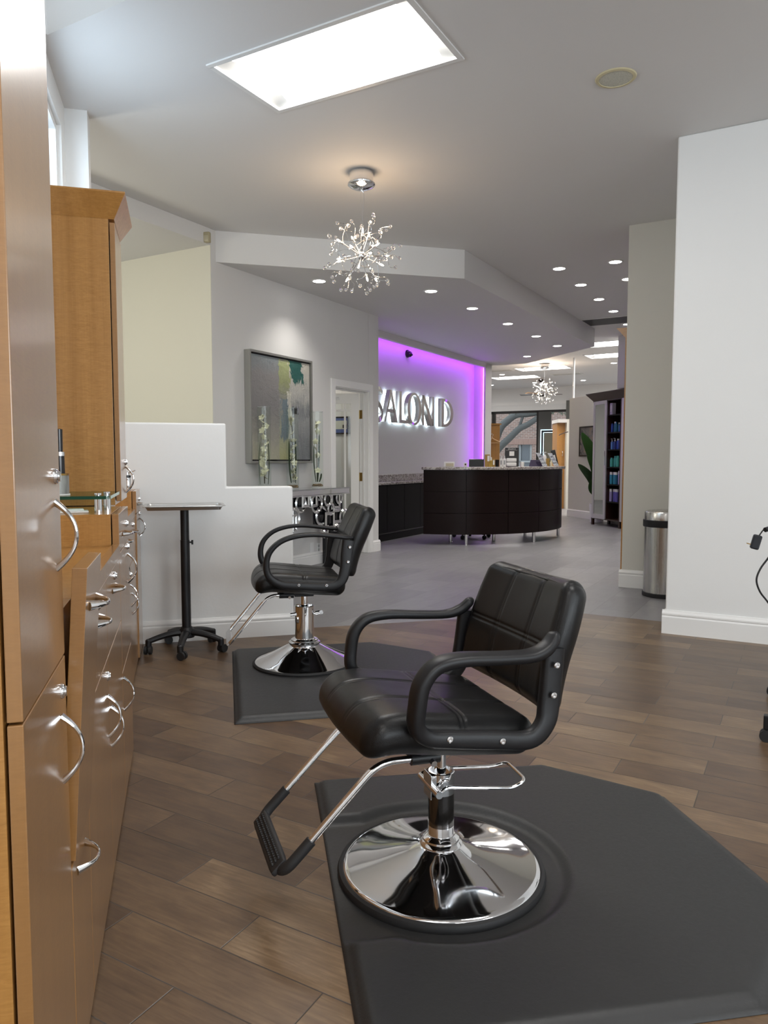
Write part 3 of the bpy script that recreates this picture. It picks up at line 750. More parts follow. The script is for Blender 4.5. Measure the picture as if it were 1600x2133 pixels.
    # arm loops
    for sg in (1, -1):
        P = smoothpath([(x, sg*(y0), z) for x, y0, z in o['arm']], 6)
        n = len(P); wA = o['armw']; wa = []; wb = []
        for i in range(n):
            q = i/(n - 1); f = q*(len(wA) - 1); k = min(int(f), len(wA) - 2); f -= k
            wa.append(wA[k][0]*(1-f) + wA[k+1][0]*f); wb.append(wA[k][1]*(1-f) + wA[k+1][1]*f)
        a_ = MB(); a_.sweep(P, wa, wb, (0, 1, 0), 16, .62); ar = a_.build('arm', M['black'], T, ang=60)
        for x, z in o['bolts']:
            Mx = Matrix.Translation((x, sg*(o['arm'][2][1] + .019), z)) @ Matrix.Rotation(R(-90*sg), 4, 'X')
            MB().lathe([(.0085, 0), (.0085, .003), (.006, .005), (.0035, .005), (.0035, .002), (0, .002)], 14, M=Mx).build('bolt', M['chrome_soft'], ar)
    # footrest
    fx = o['foot']; y = fx['y']
    P = fillet([(.10, y, fx['z0']), (fx['xb'], y, fx['z0'] + .004), (fx['xe'], y, fx['ze']), (fx['xe'], -y, fx['ze']), (fx['xb'], -y, fx['z0'] + .004), (.10, -y, fx['z0'])], .05, 8)
    fr = MB().tube(P, .0095, 14).build('footrest', M['chrome'], T)
    for sg in (1, -1):
        cl = MB(); cl.cyl((.075, sg*y, fx['z0'] - .0005), (.155, sg*y, fx['z0'] + .001), .0165); cl.box(.09, sg*y - .012, fx['z0'] + .008, .13, sg*y + .012, zt - .05); c_ = cl.build('clamp', M['black'], fr)
        MB().cyl((.10, sg*(y + .014), fx['z0'] - .006), (.10, sg*(y + .030), fx['z0'] - .008), .0085, seg=8).build('clamp_bolt', M['chrome_soft'], fr)
    d = Vector((fx['xe'] - fx['xb'], 0, fx['ze'] - fx['z0'])).normalized()
    if fx['rubber']:
        e = Vector((fx['xe'], 0, fx['ze'])); k = .108
        P = fillet([e - d*k + Vector((0, y, 0)), e + Vector((0, y, 0)), e + Vector((0, -y, 0)), e - d*k + Vector((0, -y, 0))], .045, 7)
        n = len(P); wa = [.0145]*n; wb = [.0145]*n
        s_ = MB().sweep(P, .0145, .0145, (.3, 0, 1), 14); s_.build('grip_sleeve', M['rubber'], fr)
        up = Vector((-d.z, 0, d.x)); up = up if up.z > 0 else -up
        Mp = Matrix(((d.x, 0, up.x, e.x - d.x*.006), (0, 1, 0, 0), (d.z, 0, up.z, e.z - d.z*.006), (0, 0, 0, 1)))
        pd = MB().cushion(.026, y - .012, .010, .009, 10, .0, None, Mp @ Matrix.Translation((0, 0, .009))); 
        for i in range(22):
            for j in range(3):
                c = Mp @ Vector((-.013 + j*.011, -(y - .035) + i*(2*(y - .035)/21), .0195)); pd.ball(c, .0042, 6, 4)
        pd.build('foot_pad', M['rubber'], fr)
    else:
        e = Vector((fx['xe'], 0, fx['ze'])); up = Vector((-d.z, 0, d.x)); up = up if up.z > 0 else -up
        Mp = Matrix(((d.x, 0, up.x, e.x - d.x*.012), (0, 1, 0, 0), (d.z, 0, up.z, e.z - d.z*.012), (0, 0, 0, 1)))
        MB().box(-.022, -y + .004, -.004, .016, y - .004, .010, Mp).build('foot_pad', M['chrome_soft'], fr, smooth=False, bevel=.002)
    return T
arm1 = [(-.203, .262, .706), (-.188, .268, .57), (-.172, .274, .510), (-.125, .276, .476), (-.03, .276, .486), (.09, .276, .502), (.155, .277, .514), (.188, .280, .545), (.188, .284, .60), (.176, .285, .655), (.138, .284, .694), (.07, .282, .704), (-.04, .278, .697), (-.13, .272, .694), (-.18, .264, .708), (-.210, .254, .735), (-.218, .25, .744)]
w1 = [(.030, .017), (.030, .017), (.026, .018), (.024, .018), (.024, .018), (.022, .019), (.021, .021), (.019, .024), (.019, .025), (.017, .026), (.016, .027), (.0145, .026), (.014, .025), (.016, .024), (.015, .019), (.004, .006)]
chair('black leather styling chair in the foreground with a rubber-sleeved footrest and pump lever', (.166, 2.085, .004), R(199),
      dict(base='dome', rc=.0375, zc=.300, rr=.0135, lever='loop', arm=arm1, armw=w1, bolts=((-.194, .668), (-.186, .59), (-.04, .487), (.105, .510)),
           foot=dict(y=.155, z0=.412, xb=.245, xe=.500, ze=.162, rubber=True)))
arm2 = [(-.215, .262, .735), (-.205, .266, .66), (-.195, .270, .575), (-.165, .274, .505), (-.09, .275, .485), (.04, .276, .492), (.155, .277, .508), (.215, .279, .55), (.232, .281, .61), (.215, .282, .68), (.16, .282, .735), (.08, .281, .764), (-.02, .278, .772), (-.13, .272, .762), (-.2, .266, .752), (-.235, .26, .750), (-.243, .26, .750)]
w2 = [(.034, .016), (.034, .016), (.030, .017), (.026, .017), (.024, .018), (.022, .018), (.021, .018), (.018, .020), (.016, .021), (.014, .022), (.013, .023), (.012, .024), (.012, .024), (.012, .023), (.008, .014), (.003, .005)]
chair('black leather styling chair by the low white wall with a bare chrome footrest', (-.461, 4.225, .0265), R(192.5),
      dict(base='cone', rc=.055, zc=.335, rr=.021, lever='bar', arm=arm2, armw=w2, bolts=((-.218, .70), (-.208, .62), (-.09, .495), (.06, .502)), bc=(-.284, 0, .722), zseat=.494, tilt=R(6), bh=.198, btilt=R(24.5), lumbar=.034, xs=.035,
           foot=dict(y=.155, z0=.425, xb=.21, xe=.435, ze=.16, rubber=False)))
# ================================================================== reception desk (curved) and what stands on it
DC = Vector((1.15, 12.03, 0)); DRAD = 1.70
desk = thing('reception_desk', 'curved dark mahogany reception desk with a granite top on short metal legs', 'desk', DC)
def arc(r, a0, a1, n): return [(r*math.cos(R(a0 + (a1 - a0)*i/n)), r*math.sin(R(a0 + (a1 - a0)*i/n))) for i in range(n + 1)]
seams = [249.5, 270, 291, 310.5, 331, 352]
for i in range(5):
    a0, a1 = seams[i] + .12, seams[i+1] - .12
    for z0, z1 in ((.150, .447), (.452, .752), (.757, 1.058)):
        b = MB().prism(arc(DRAD, a0, a1, 14) + arc(DRAD - .022, a1, a0, 14), z0, z1); b.build('panel', M['mahogany'], desk, ang=30)
MB().prism(arc(DRAD - .023, 249.6, 351.8, 50) + arc(DRAD - .05, 351.8, 249.6, 50), .152, 1.057).build('backing', M['near_black'], desk, ang=30)
MB().prism(arc(DRAD - .05, 250, 351, 50) + arc(DRAD - .90, 351, 250, 50), .70, .735).build('work_shelf', M['mahogany'], desk, ang=30)
for a in (250.5, 351): 
    c, s_ = math.cos(R(a)), math.sin(R(a))
    MB().prism([((DRAD-.05)*c, (DRAD-.05)*s_), ((DRAD-.05)*c - s_*.02, (DRAD-.05)*s_ + c*.02), ((DRAD-.62)*c - s_*.02, (DRAD-.62)*s_ + c*.02), ((DRAD-.62)*c, (DRAD-.62)*s_)], .15, .70).build('end_panel', M['mahogany'], desk, smooth=False)
MB().prism(arc(DRAD + .045, 249, 354, 60) + arc(DRAD - .52, 354, 249, 60), 1.060, 1.100).build('worktop', M['granite'], desk, ang=30, bevel=.006)
for a, r in ((270.3, -.05), (309, -.05), (349, -.05), (262, -.45), (293, -.48), (330, -.5)):
    MB().lathe([(.028, 0), (.028, .002), (.024, .004), (.024, .15)], 20, ((DRAD + r)*math.cos(R(a)), (DRAD + r)*math.sin(R(a)), 0)).build('leg', M['chrome_soft'], desk)
# desk chair behind the counter (its castors show below)
q = hz(985, 1122, 0); oc = thing('desk_chair', 'black office chair on castors behind the reception desk, seen below its panels', 'chair', (q.x, q.y + .12, 0), .3)
MB().lathe([(.03, .09), (.03, .42), (.0, .42)], 16).build('column', M['black'], oc)
MB().cushion(.24, .24, .04, .035, 10, .01, None, Matrix.Translation((0, 0, .46))).build('seat', M['leather'], oc)
MB().cushion(.22, .03, .16, .03, 10, 0, None, Matrix.Translation((0, .24, .72))).build('backrest', M['leather'], oc)
MB().box(-.03, .22, .42, .03, .25, .7).build('back_post', M['black'], oc, smooth=False)
for k in range(5):
    a = 2*math.pi*k/5; c, s_ = math.cos(a), math.sin(a)
    b = MB(); b.sweep([(0, 0, .10), (.16*c, .16*s_, .09), (.28*c, .28*s_, .075)], [.03, .025, .018], [.022, .018, .012]); f = b.build('leg', M['black'], oc)
    w = MB(); w.cyl((.28*c - .018*s_, .28*s_ + .018*c, .03), (.28*c + .018*s_, .28*s_ - .018*c, .03), .03); w.cyl((.28*c, .28*s_, .04), (.28*c, .28*s_, .08), .012); w.build('caster', M['rubber'], f)

def on_desk(u, r=1.50, z=1.1006):
    d = ray(u, 968); d.z = 0; d.normalize(); c = DC.to_2d(); d2 = d.to_2d(); b = d2.dot(c); k = b - math.sqrt(max(0, b*b - c.dot(c) + r*r))
    return Vector((d2.x*k, d2.y*k, z)), math.atan2(d2.y, d2.x) - math.pi/2
def pxm(p): return p.y/FPX          # metres per photo pixel at that depth
def boxy(name, label, cat, u0, u1, vtop, m, r=1.5, depth=.06, group=None, turn=0, vbase=969):
    p, a = on_desk((u0 + u1)/2, r); w = (u1 - u0)*pxm(p); h = (vbase - vtop)*pxm(p)
    o = MB().box(-w/2, -depth/2, 0, w/2, depth/2, h).build(name, M[m] if isinstance(m, str) else m, None, p, a + turn, smooth=False, bevel=.003)
    return tag(o, label, cat, group), w, h
gold = mat('gold_card', (.36,.22,.05), .45); amber = mat('amber_bottle', (.42,.28,.06), .25)
purple_dark = mat('dark_purple_panel', (.022,.013,.042), .6, spec=.2)
o, w, h = boxy('card_holder', 'small white card holder at the left end of the desk top', 'card holder', 925, 947, 958.5, 'white', depth=.05)
MB().box(-w*.33, -.0275, h*.08, w*.40, -.0255, h*.72).build('card', mat('kraft_card', (.55,.5,.38), .7), o, smooth=False)
o, w, h = boxy('small_box', 'tiny white box with a dark print between the card holder and the black monitor', 'box', 966, 973, 960.5, 'white', depth=.04)
MB().box(-w*.2, -.0215, h*.35, w*.25, -.0205, h*.8).build('label', mat('maroon_print', (.06,.02,.03), .6), o, smooth=False)
mo, w, h = None, 0, 0
p, a = on_desk(994, 1.06, .7355); mo = thing('computer_monitor', 'black monitor back rising above the granite desk top beside gold boxes', 'monitor', p, a)
MB().box(-.12, -.012, .14, .10, .012, .475).build('screen', M['gloss_black'], mo, smooth=False, bevel=.004)
mb = MB(); mb.box(-.02, .0, .01, .02, .02, .2); mb.box(-.08, -.05, 0, .08, .07, .012); mb.build('stand', M['black'], mo, smooth=False)
o, w, h = boxy('product_box', 'tallest gold product box with a white label beside the black monitor', 'box', 1010, 1020.5, 943.5, gold, group=None)
MB().box(w*.0, -.0315, h*.45, w*.42, -.0305, h*.9).build('label', M['paper'], o, smooth=False)
p, a = on_desk(1022.5, 1.54); bt = thing('gold_bottle', 'slim amber bottle with a pale cap in front of the gold boxes', 'bottle', p, a)
MB().lathe([(.018, 0), (.019, .004), (.019, .085), (.012, .092), (0, .093)], 16).build('body', amber, bt); MB().lathe([(.0125, .092), (.0125, .135), (0, .137)], 14).build('cap', M['paper'], bt)
o, w, h = boxy('product_box', 'shorter gold product box with a white label, right of the slim amber bottle', 'box', 1025, 1031.5, 953, gold, r=1.52)
MB().box(-w*.2, -.0315, h*.25, w*.3, -.0305, h*.85).build('label', M['paper'], o, smooth=False)
p, a = on_desk(1019.5, 1.60); MB_ = MB().lathe([(.011, 0), (.012, .003), (.012, .045), (0, .047)], 14).build('sample_bottle', amber, None, p); tag(MB_, 'shortest amber sample bottle at the front of the gold boxes', 'bottle')
p, a = on_desk(1035.5, 1.46); cu = MB().lathe([(.025, 0), (.030, .10), (.026, .10), (.022, .006), (0, .006)], 20).build('pencil_cup', M['gloss_black'], None, p); tag(cu, 'black cup between the gold box and the white pump bottles', 'cup')
for k, (u, lab) in enumerate(((1044, 'left white pump bottle of the pair beside the black sign'), (1051, 'right white pump bottle of the pair touching the black sign'))):
    p, a = on_desk(u, 1.5); bt = thing('pump_bottle', lab, 'bottle', p, a, 'paired white pump bottles')
    MB().cushion(.023, .02, .058, .008, 8, 0, None, Matrix.Translation((0, 0, .058))).build('body', M['white'], bt)
    MB().box(-.012, -.0212, .03, .012, -.0204, .09).build('label', mat('grey_print', (.35,.36,.38), .6), bt, smooth=False)
    pm = MB().lathe([(.009, .115), (.009, .135), (.005, .137), (.005, .152), (0, .153)], 12); pm.box(-.008, -.03, .147, .008, .008, .157); pm.build('pump', M['white'], bt)
# black counter sign with brochure boxes
p, a = on_desk(1066, 1.46); sg = thing('counter_sign', 'black tabletop sign with white lettering and two white card boxes in front', 'sign', p, a)
k = pxm(p); Mt = Matrix.Rotation(R(-8), 4, 'X')
MB().prism([(-15.5*k, 0), (14.5*k, 0), (14.5*k, .275), (-14*k, .275)], -.004, .004, Matrix.Translation((0, .0, 0)) @ Matrix(((1,0,0,0), (0,.12,1,0), (0,1,0,0), (0,0,0,1)))).build('panel', mat('sign_charcoal', (.022,.022,.024), .4), sg, smooth=False)
def text(body, size, name, m, parent, loc, rot, ext=.0008, align='CENTER', sx=1):
    cu = bpy.data.curves.new('t', 'FONT'); cu.body = body; cu.size = size; cu.extrude = ext; cu.align_x = align; cu.align_y = 'CENTER'
    ob = bpy.data.objects.new('t', cu); C.objects.link(ob); bpy.context.view_layer.update()
    me = bpy.data.meshes.new_from_object(ob.evaluated_get(bpy.context.evaluated_depsgraph_get())); bpy.data.objects.remove(ob); bpy.data.curves.remove(cu)
    me.name = name; me.materials.clear(); me.materials.append(m); o = bpy.data.objects.new(name, me); C.objects.link(o); o.parent = parent; o.location = loc; o.rotation_euler = rot; o.scale = (sx, 1, 1); return o
text('SALON D', .026, 'lettering', M['paper'], sg, (0, .022, .255), (R(83), 0, 0))
sl = MB(); sl.box(-12*k, .019, .2365, 11*k, .0205, .2385); sl.build('rule', M['paper'], sg, smooth=False)
MB().box(-5*k, .008, .155, 5*k, .0105, .222).build('card', M['paper'], sg, smooth=False)
for z in (.008, .068):
    MB().cushion(.072, .02, .027, .008, 6, 0, None, Matrix.Translation((-.5*k, -.035, z + .027))).build('card_box', M['white'], sg)
o = MB().lathe([(.028, 0), (.034, .05), (.032, .07), (.028, .066), (.026, .008), (0, .008)], 20).build('white_cup', M['white'], None, on_desk(1087.5, 1.48)[0]); tag(o, 'small white cup right of the black counter sign', 'cup')
p, a = on_desk(1117, 1.40); lp = thing('tablet_stand', 'dark purple slanted tablet stand between the white cup and the brochure racks', 'tablet', p, a); k = pxm(p)
lo = [(-14.5*k, -.06, 0), (15.5*k, -.06, 0), (15.5*k, .05, 0), (-14.5*k, .05, 0)]; hi = [(-11.5*k, .03, .098), (9.5*k, .03, .098), (9.5*k, .045, .098), (-11.5*k, .045, .098)]
MB().add(lo + hi, [(3,2,1,0), (4,5,6,7)] + [(i, (i+1) % 4, 4 + (i+1) % 4, 4 + i) for i in range(4)]).build('body', purple_dark, lp, smooth=False)
card = mat('brochure_print', (.25,.27,.30), .45); t = NT(card); t.link(t.ramp(t.noise(t.coords(scale=(40,40,60)), 1, 3), [(.35, (.08,.09,.11)), (.6, (.42,.44,.48))]), t.b.inputs['Base Color'])
for u0, u1, lab in ((1117, 1140, 'left grey brochure rack leaning back on the desk top'), (1139, 1166, 'right grey brochure rack at the end of the desk top')):
    p, a = on_desk((u0 + u1)/2, 1.50); k = pxm(p); br = thing('brochure_rack', lab, 'brochure rack', p, a, 'brochure racks')
    w = 12*k
    vs = [(-w, .05, .205), (-w + 9*k, .05, .205), (w, -.06, .004), (w - 10*k, -.06, .004)]
    vb = [(x, y + .02, z) for x, y, z in vs]
    MB().add(vs + vb, [(0,1,2,3), (7,6,5,4)] + [(i, (i+1) % 4, 4 + (i+1) % 4, 4 + i) for i in range(4)]).build('rack', card, br, smooth=False)
    for q in range(4):
        f = .12 + q*.24; A_ = Vector(vs[0])*(1-f) + Vector(vs[3])*f; B_ = Vector(vs[1])*(1-f) + Vector(vs[2])*f; dd = Vector((0, -.008, .0)); g = (Vector(vs[3]) - Vector(vs[0]))*.15
        MB().add([A_ + dd, B_ + dd, B_ + dd + g, A_ + dd + g, A_, B_, B_ + g, A_ + g], [(0,1,2,3), (7,6,5,4), (0,1,5,4), (1,2,6,5), (2,3,7,6), (3,0,4,7)]).build('brochure', card, br, smooth=False)
p, a = on_desk(1134, 1.30); bt = thing('pump_bottle', 'single white pump bottle standing behind the brochure racks', 'bottle', p, a)
MB().lathe([(.030, 0), (.031, .15), (.02, .172), (.011, .178), (0, .178)], 18).build('body', M['white'], bt); pm = MB().lathe([(.012, .178), (.012, .195), (.005, .197), (.005, .215), (0, .216)], 12); pm.box(-.035, -.009, .21, .03, .009, .222); pm.build('pump', M['white'], bt)
p, a = on_desk(1157, 1.22); p += Vector((math.cos(a + math.pi/2), math.sin(a + math.pi/2), 0))*.17; tm = thing('card_terminal', 'black card terminal tilted behind the right brochure rack', 'card terminal', p, a)
Mt = Matrix.Rotation(R(14), 4, 'Y'); Mt = Matrix.Translation((.02, 0, 0)) @ Matrix.Rotation(R(-14), 4, 'Y')
MB().box(-.035, -.015, .01, .035, .015, .262, Mt).build('body', M['gloss_black'], tm, smooth=False, bevel=.006); MB().box(-.012, -.0165, .10, .014, -.0155, .18, Mt).build('label', M['paper'], tm, smooth=False)
o, w, h = boxy('gold_box', 'small gold box tucked between the brochure racks', 'box', 1138, 1144.5, 953, gold, r=1.42, depth=.04)
p, a = on_desk(1148, 1.56); o = MB().lathe([(.014, 0), (.016, .06), (.008, .075), (.003, .1), (0, .1)], 12).build('sample_tube', mat('cream_tube', (.75,.68,.45), .4), None, p); tag(o, 'small cream tube standing in front of the right brochure rack', 'tube')

# ================================================================== low back cabinets with granite under the sign
bc = thing('back_cabinet', 'long black cabinet with a granite top and splash under the lit sign wall', 'cabinet', (0,0,0), DR)
E0, E1 = 8.44, 13.34
MB().box(NI + .003, E0, .10, -5.375, E1, .83).build('body', M['near_black'], bc, smooth=False)
MB().box(NI + .003, E0, 0, -5.365, E1, .10).build('plinth', M['near_black'], bc, smooth=False, bevel=.004)
MB().box(-5.372, E0, .102, -5.352, E1, .125).build('moulding', mat('black_gloss_trim', (.02,.018,.018), .25), bc, smooth=False, bevel=.004)
n = 9
for i in range(n):
    a, b = E0 + (E1 - E0)*i/n + .003, E0 + (E1 - E0)*(i+1)/n - .003
    d = MB().box(-5.374, a, .13, -5.358, b, .825).build('door', M['near_black'], bc, smooth=False, bevel=.002)
MB().box(NI + .003, E0, .832, -5.335, E1, .868).build('worktop', M['granite'], bc, smooth=False, bevel=.004)
MB().box(NI + .003, E0, .869, NI + .025, E1, .972).build('splash', M['granite'], bc, smooth=False, bevel=.003)

# ================================================================== halo-lit sign
LZ0, LZ1 = 1.775, 2.265; LF, LBk = NI + .115, NI + .045
def eu(u): 
    d = ray(u, 860); d.z = 0; k = LF/ND_M.dot(d); return k*ND_E.dot(d)
sgn = thing('wall_sign', 'halo-lit metal letters SALON D on the purple wall', 'sign', (0,0,0), DR)
face = mat('letter_metal', (.55,.52,.50), .22, 1)
def ltr(polys, e0, e1):
    # polys: list of outlines in a unit box (x right, y up)
    w = e1 - e0; hgt = LZ1 - LZ0
    fb = MB(); hb = MB()
    Mx = Matrix(((0,0,1,0), (1,0,0,0), (0,1,0,0), (0,0,0,1)))
    for poly in polys:
        P = [(e0 + x*w, LZ0 + y*hgt) for x, y in poly]
        fb.prism(P, LBk, LF, Mx); hb.prism(P, LBk - .010, LBk - .002, Mx)
    o = fb.build('letter', face, sgn, ang=30); hb.build('backlight', M['halo'], o, smooth=False)
def strip(pts, ws):                 # outline quads along a curved stroke
    out = []; n = len(pts)
    L = []; Rr = []
    for i, p in enumerate(pts):
        a = Vector(pts[max(i-1, 0)]); b = Vector(pts[min(i+1, n-1)]); t = (b - a).normalized(); nn = Vector((-t.y, t.x)); w = ws if isinstance(ws, (int, float)) else ws[i]
        L.append(Vector(p) + nn*w); Rr.append(Vector(p) - nn*w)
    return [[L[i], L[i+1], Rr[i+1], Rr[i]] for i in range(n - 1)]
def oring(cx, cy, rx, ry, tx, ty, a0=0, a1=360, n=40):
    q = [R(a0 + (a1 - a0)*i/n) for i in range(n + 1)]
    return [[(cx + rx*math.cos(a), cy + ry*math.sin(a)), (cx + rx*math.cos(b), cy + ry*math.sin(b)), (cx + (rx - tx)*math.cos(b), cy + (ry - ty)*math.sin(b)), (cx + (rx - tx)*math.cos(a), cy + (ry - ty)*math.sin(a))] for a, b in zip(q, q[1:])]
eA0, eA1 = eu(801), eu(828.5); wA = eA1 - eA0
S = smoothpath([(.88, .86, 0), (.6, .97, 0), (.25, .90, 0), (.13, .74, 0), (.32, .58, 0), (.66, .44, 0), (.86, .27, 0), (.72, .08, 0), (.38, .03, 0), (.08, .14, 0)], 5)
ltr(strip([p.to_2d() for p in S], [.055 + .035*math.sin(math.pi*i/(len(S)-1)) for i in range(len(S))]), eA0 - wA*.78, eA0 - .02)
ltr([[(0, 0), (.09, 0), (.52, .88), (.44, 1)], [(.42, 1), (.56, 1), (1, 0), (.80, 0)], [(.2, .30), (.76, .30), (.72, .40), (.25, .40)]], eA0, eA1)
ltr([[(0, 0), (.26, 0), (.26, 1), (0, 1)], [(.2, 0), (1, 0), (1, .10), (.2, .10)]], eu(832), eu(851))
ltr(oring(.5, .5, .5, .53, .17, .07), eu(849), eu(878))
ltr([[(0, 0), (.16, 0), (.16, 1), (0, 1)], [(.86, 0), (1, 0), (1, 1), (.86, 1)], [(0, 1), (.2, 1), (1, 0), (.74, 0)]], eu(879.5), eu(904))
ltr([[(0, 0), (.2, 0), (.2, 1), (0, 1)]] + oring(.2, .5, .8, .5, .24, .09, -90, 90, 24), eu(920), eu(944.5))
# security dome
p = hm(848, 737, NI); q = inD(p)
sc = thing('security_camera', 'small black dome camera high on the purple sign wall', 'camera', p, DR)
Mx = Matrix.Rotation(R(90), 4, 'Y')
MB().lathe([(.062, 0), (.062, .02), (.055, .03), (0, .03)], 24, M=Mx).build('mount', M['black'], sc); MB().ball((.045, .0, -.01), .048, 18, 12).build('dome', M['gloss_black'], sc)
MB().cyl((.085, .015, -.02), (.096, .02, -.025), .012).build('lens', mat('camera_glass', (.03,.01,.06), .05), sc)

# ================================================================== painting, mirrored console, vases
def puv(u, v, m): return inD(hm(u, v, m))
a = puv(520, 727, PM + .075); b = puv(651, 752, PM + .075); c = puv(521, 965, PM + .075)
pe0, pe1, pz1, pz0 = a[1], b[1], (a[2] + b[2])/2, c[2]
pt = thing('abstract_painting', 'large square abstract painting in a silver frame on the white wall above the orchids', 'painting', (0,0,0), DR)
silver = mat('silver_leaf_frame', (.42,.42,.39), .38, .7, bump=(30, .2, .004))
def frame_box(b, x0, x1, e0, e1, z0, z1, w):
    b.box(x0, e0, z0, x1, e0 + w, z1); b.box(x0, e1 - w, z0, x1, e1, z1); b.box(x0, e0 + w, z0, x1, e1 - w, z0 + w); b.box(x0, e0 + w, z1 - w, x1, e1 - w, z1); return b
frame_box(MB(), PM + .002, PM + .075, pe0, pe1, pz0, pz1, .022).build('frame', silver, pt, smooth=False, bevel=.002)
frame_box(MB(), PM + .002, PM + .05, pe0 + .022, pe1 - .022, pz0 + .022, pz1 - .022, .016).build('inner_gap', M['gloss_black'], pt, smooth=False)
art = mat('abstract_canvas', (.4,.4,.38), .55); t = NT(art)
sp = t.n.new('ShaderNodeSeparateXYZ'); tc = t.n.new('ShaderNodeTexCoord'); t.link(tc.outputs['Generated'], sp.inputs[0])
U, V_ = sp.outputs[1], sp.outputs[2]
wob = t.noise(t.coords(scale=(9,9,7)), 1, 8, .75, 1.2); wob2 = t.noise(t.coords(scale=(20,20,5), loc=(4,2,0)), 1, 8, .78, 1.0); wob3 = t.noise(t.coords(scale=(6,6,9), loc=(1,7,3)), 1, 7, .7, 1.8)
def band(x, c, w, n, amp): return t.math('LESS_THAN', t.math('ABSOLUTE', t.math('ADD', t.math('SUBTRACT', x, c), t.math('MULTIPLY', t.math('SUBTRACT', n, .5), amp))), w)
base = t.ramp(t.math('ADD', t.math('MULTIPLY', V_, .8), t.math('MULTIPLY', wob, .3)), [(.15, (.50,.48,.36)), (.34, (.36,.34,.30)), (.55, (.23,.22,.22)), (.8, (.28,.265,.26)), (1, (.24,.29,.31))])
mid = t.ramp(t.math('ADD', t.math('MULTIPLY', V_, .85), t.math('MULTIPLY', wob3, .25)), [(.15, (.50,.50,.27)), (.4, (.36,.36,.28)), (.62, (.27,.26,.25)), (.78, (.30,.32,.16)), (.95, (.42,.46,.22)), (1, (.3,.29,.28))])
right = t.ramp(t.math('ADD', t.math('MULTIPLY', V_, .6), t.math('MULTIPLY', wob2, .45)), [(.30, (.22,.23,.24)), (.45, (.34,.34,.34)), (.52, (.20,.21,.22)), (.62, (.46,.45,.42)), (.8, (.56,.53,.46))])
c1 = t.mix(t.math('GREATER_THAN', t.math('ADD', U, t.math('MULTIPLY', t.math('SUBTRACT', wob3, .5), .10)), .45), base, mid)
c1 = t.mix(t.math('GREATER_THAN', t.math('ADD', U, t.math('MULTIPLY', t.math('SUBTRACT', wob2, .5), .34)), .63), c1, right)
blue = t.math('MULTIPLY', band(U, .55, .06, wob2, .5), t.math('LESS_THAN', t.math('ADD', V_, t.math('MULTIPLY', wob3, .2)), .72))
blue = t.math('MULTIPLY', blue, t.math('GREATER_THAN', t.math('ADD', V_, t.math('MULTIPLY', wob, .3)), .35))
c1 = t.mix(blue, c1, (.17,.22,.25))
cream = t.math('MULTIPLY', band(U, .625, .025, wob2, .35), t.math('LESS_THAN', t.math('ABSOLUTE', t.math('SUBTRACT', V_, .45)), .24)); c1 = t.mix(cream, c1, (.60,.58,.50))
green = t.math('MULTIPLY', band(t.math('ADD', U, t.math('MULTIPLY', t.math('SUBTRACT', V_, .85), .4)), .78, .12, wob3, .35), t.math('GREATER_THAN', t.math('ADD', V_, t.math('MULTIPLY', t.math('SUBTRACT', wob2, .5), .4)), .80)); c1 = t.mix(green, c1, (.012,.10,.085))
blk = t.math('MULTIPLY', band(U, .72, .05, wob2, .3), band(V_, .50, .035, wob, .12)); c1 = t.mix(blk, c1, (.008,.009,.012))
t.link(c1, t.b.inputs['Base Color']); t.bump(t.math('ADD', wob2, wob3), .8, .02)
MB().box(PM + .03, pe0 + .037, pz0 + .037, PM + .058, pe1 - .037, pz1 - .037).build('canvas', art, pt, smooth=False)

CM0, CM1, CE0, CE1, CT = PM + .02, PM + .37, 5.42, inD(hm(728, 1013, PM + .37))[1], .893
co = thing('mirrored_console', 'mirrored console table with overlapping mirror rings and squares under the painting', 'console table', (0,0,0), DR)
MB().box(CM0, CE0, CT - .065, CM1, CE1, CT - .012).build('apron', M['mirror'], co, smooth=False, bevel=.002)
MB().box(CM0 - .005, CE0 - .008, CT - .012, CM1 + .008, CE1 + .008, CT).build('tabletop', mat('mirror_top', (.60,.63,.64), .05, 1), co, smooth=False, bevel=.002)
MB().box(CM0 - .004, CE0 - .006, CT - .076, CM1 + .006, CE1 + .006, CT - .066).build('lower_rail', M['mirror'], co, smooth=False, bevel=.002)
bev = mat('bevelled_mirror', (.80,.81,.81), .10, 1)
rng = random.Random(5)
def rframe(b, x, cy, cz, w, h, bw, th):
    o4 = [(-w, -h), (w, -h), (w, h), (-w, h)]; i4 = [(-w + bw, -h + bw), (w - bw, -h + bw), (w - bw, h - bw), (-w + bw, h - bw)]; m4 = [(-w + bw/2, -h + bw/2), (w - bw/2, -h + bw/2), (w - bw/2, h - bw/2), (-w + bw/2, h - bw/2)]
    vs = [(x, cy + a, cz + b_) for a, b_ in o4] + [(x + th, cy + a, cz + b_) for a, b_ in m4] + [(x, cy + a, cz + b_) for a, b_ in i4]
    fs = []
    for i in range(4):
        j = (i + 1) % 4; fs += [(i, j, 4 + j, 4 + i), (4 + i, 4 + j, 8 + j, 8 + i), (8 + i, 8 + j, j, i)]
    return b.add(vs, fs)
def rring(b, x, cy, cz, r, bw, th):
    return b.ring([(r, 0), (r - bw/2, th), (r - bw, 0)], 40, M=Matrix.Translation((x, cy, cz)) @ Matrix.Rotation(R(90), 4, 'Y'))
X2, X1 = CM1 - .05, CM1 - .025
def cz_(v): return 1.2 - (v - 957)*(8.0/FPX)
mpp = lambda e: .0052
front_items = []      # (kind, u, v, half width px, half height px) read off the visible part, then carried on to the left
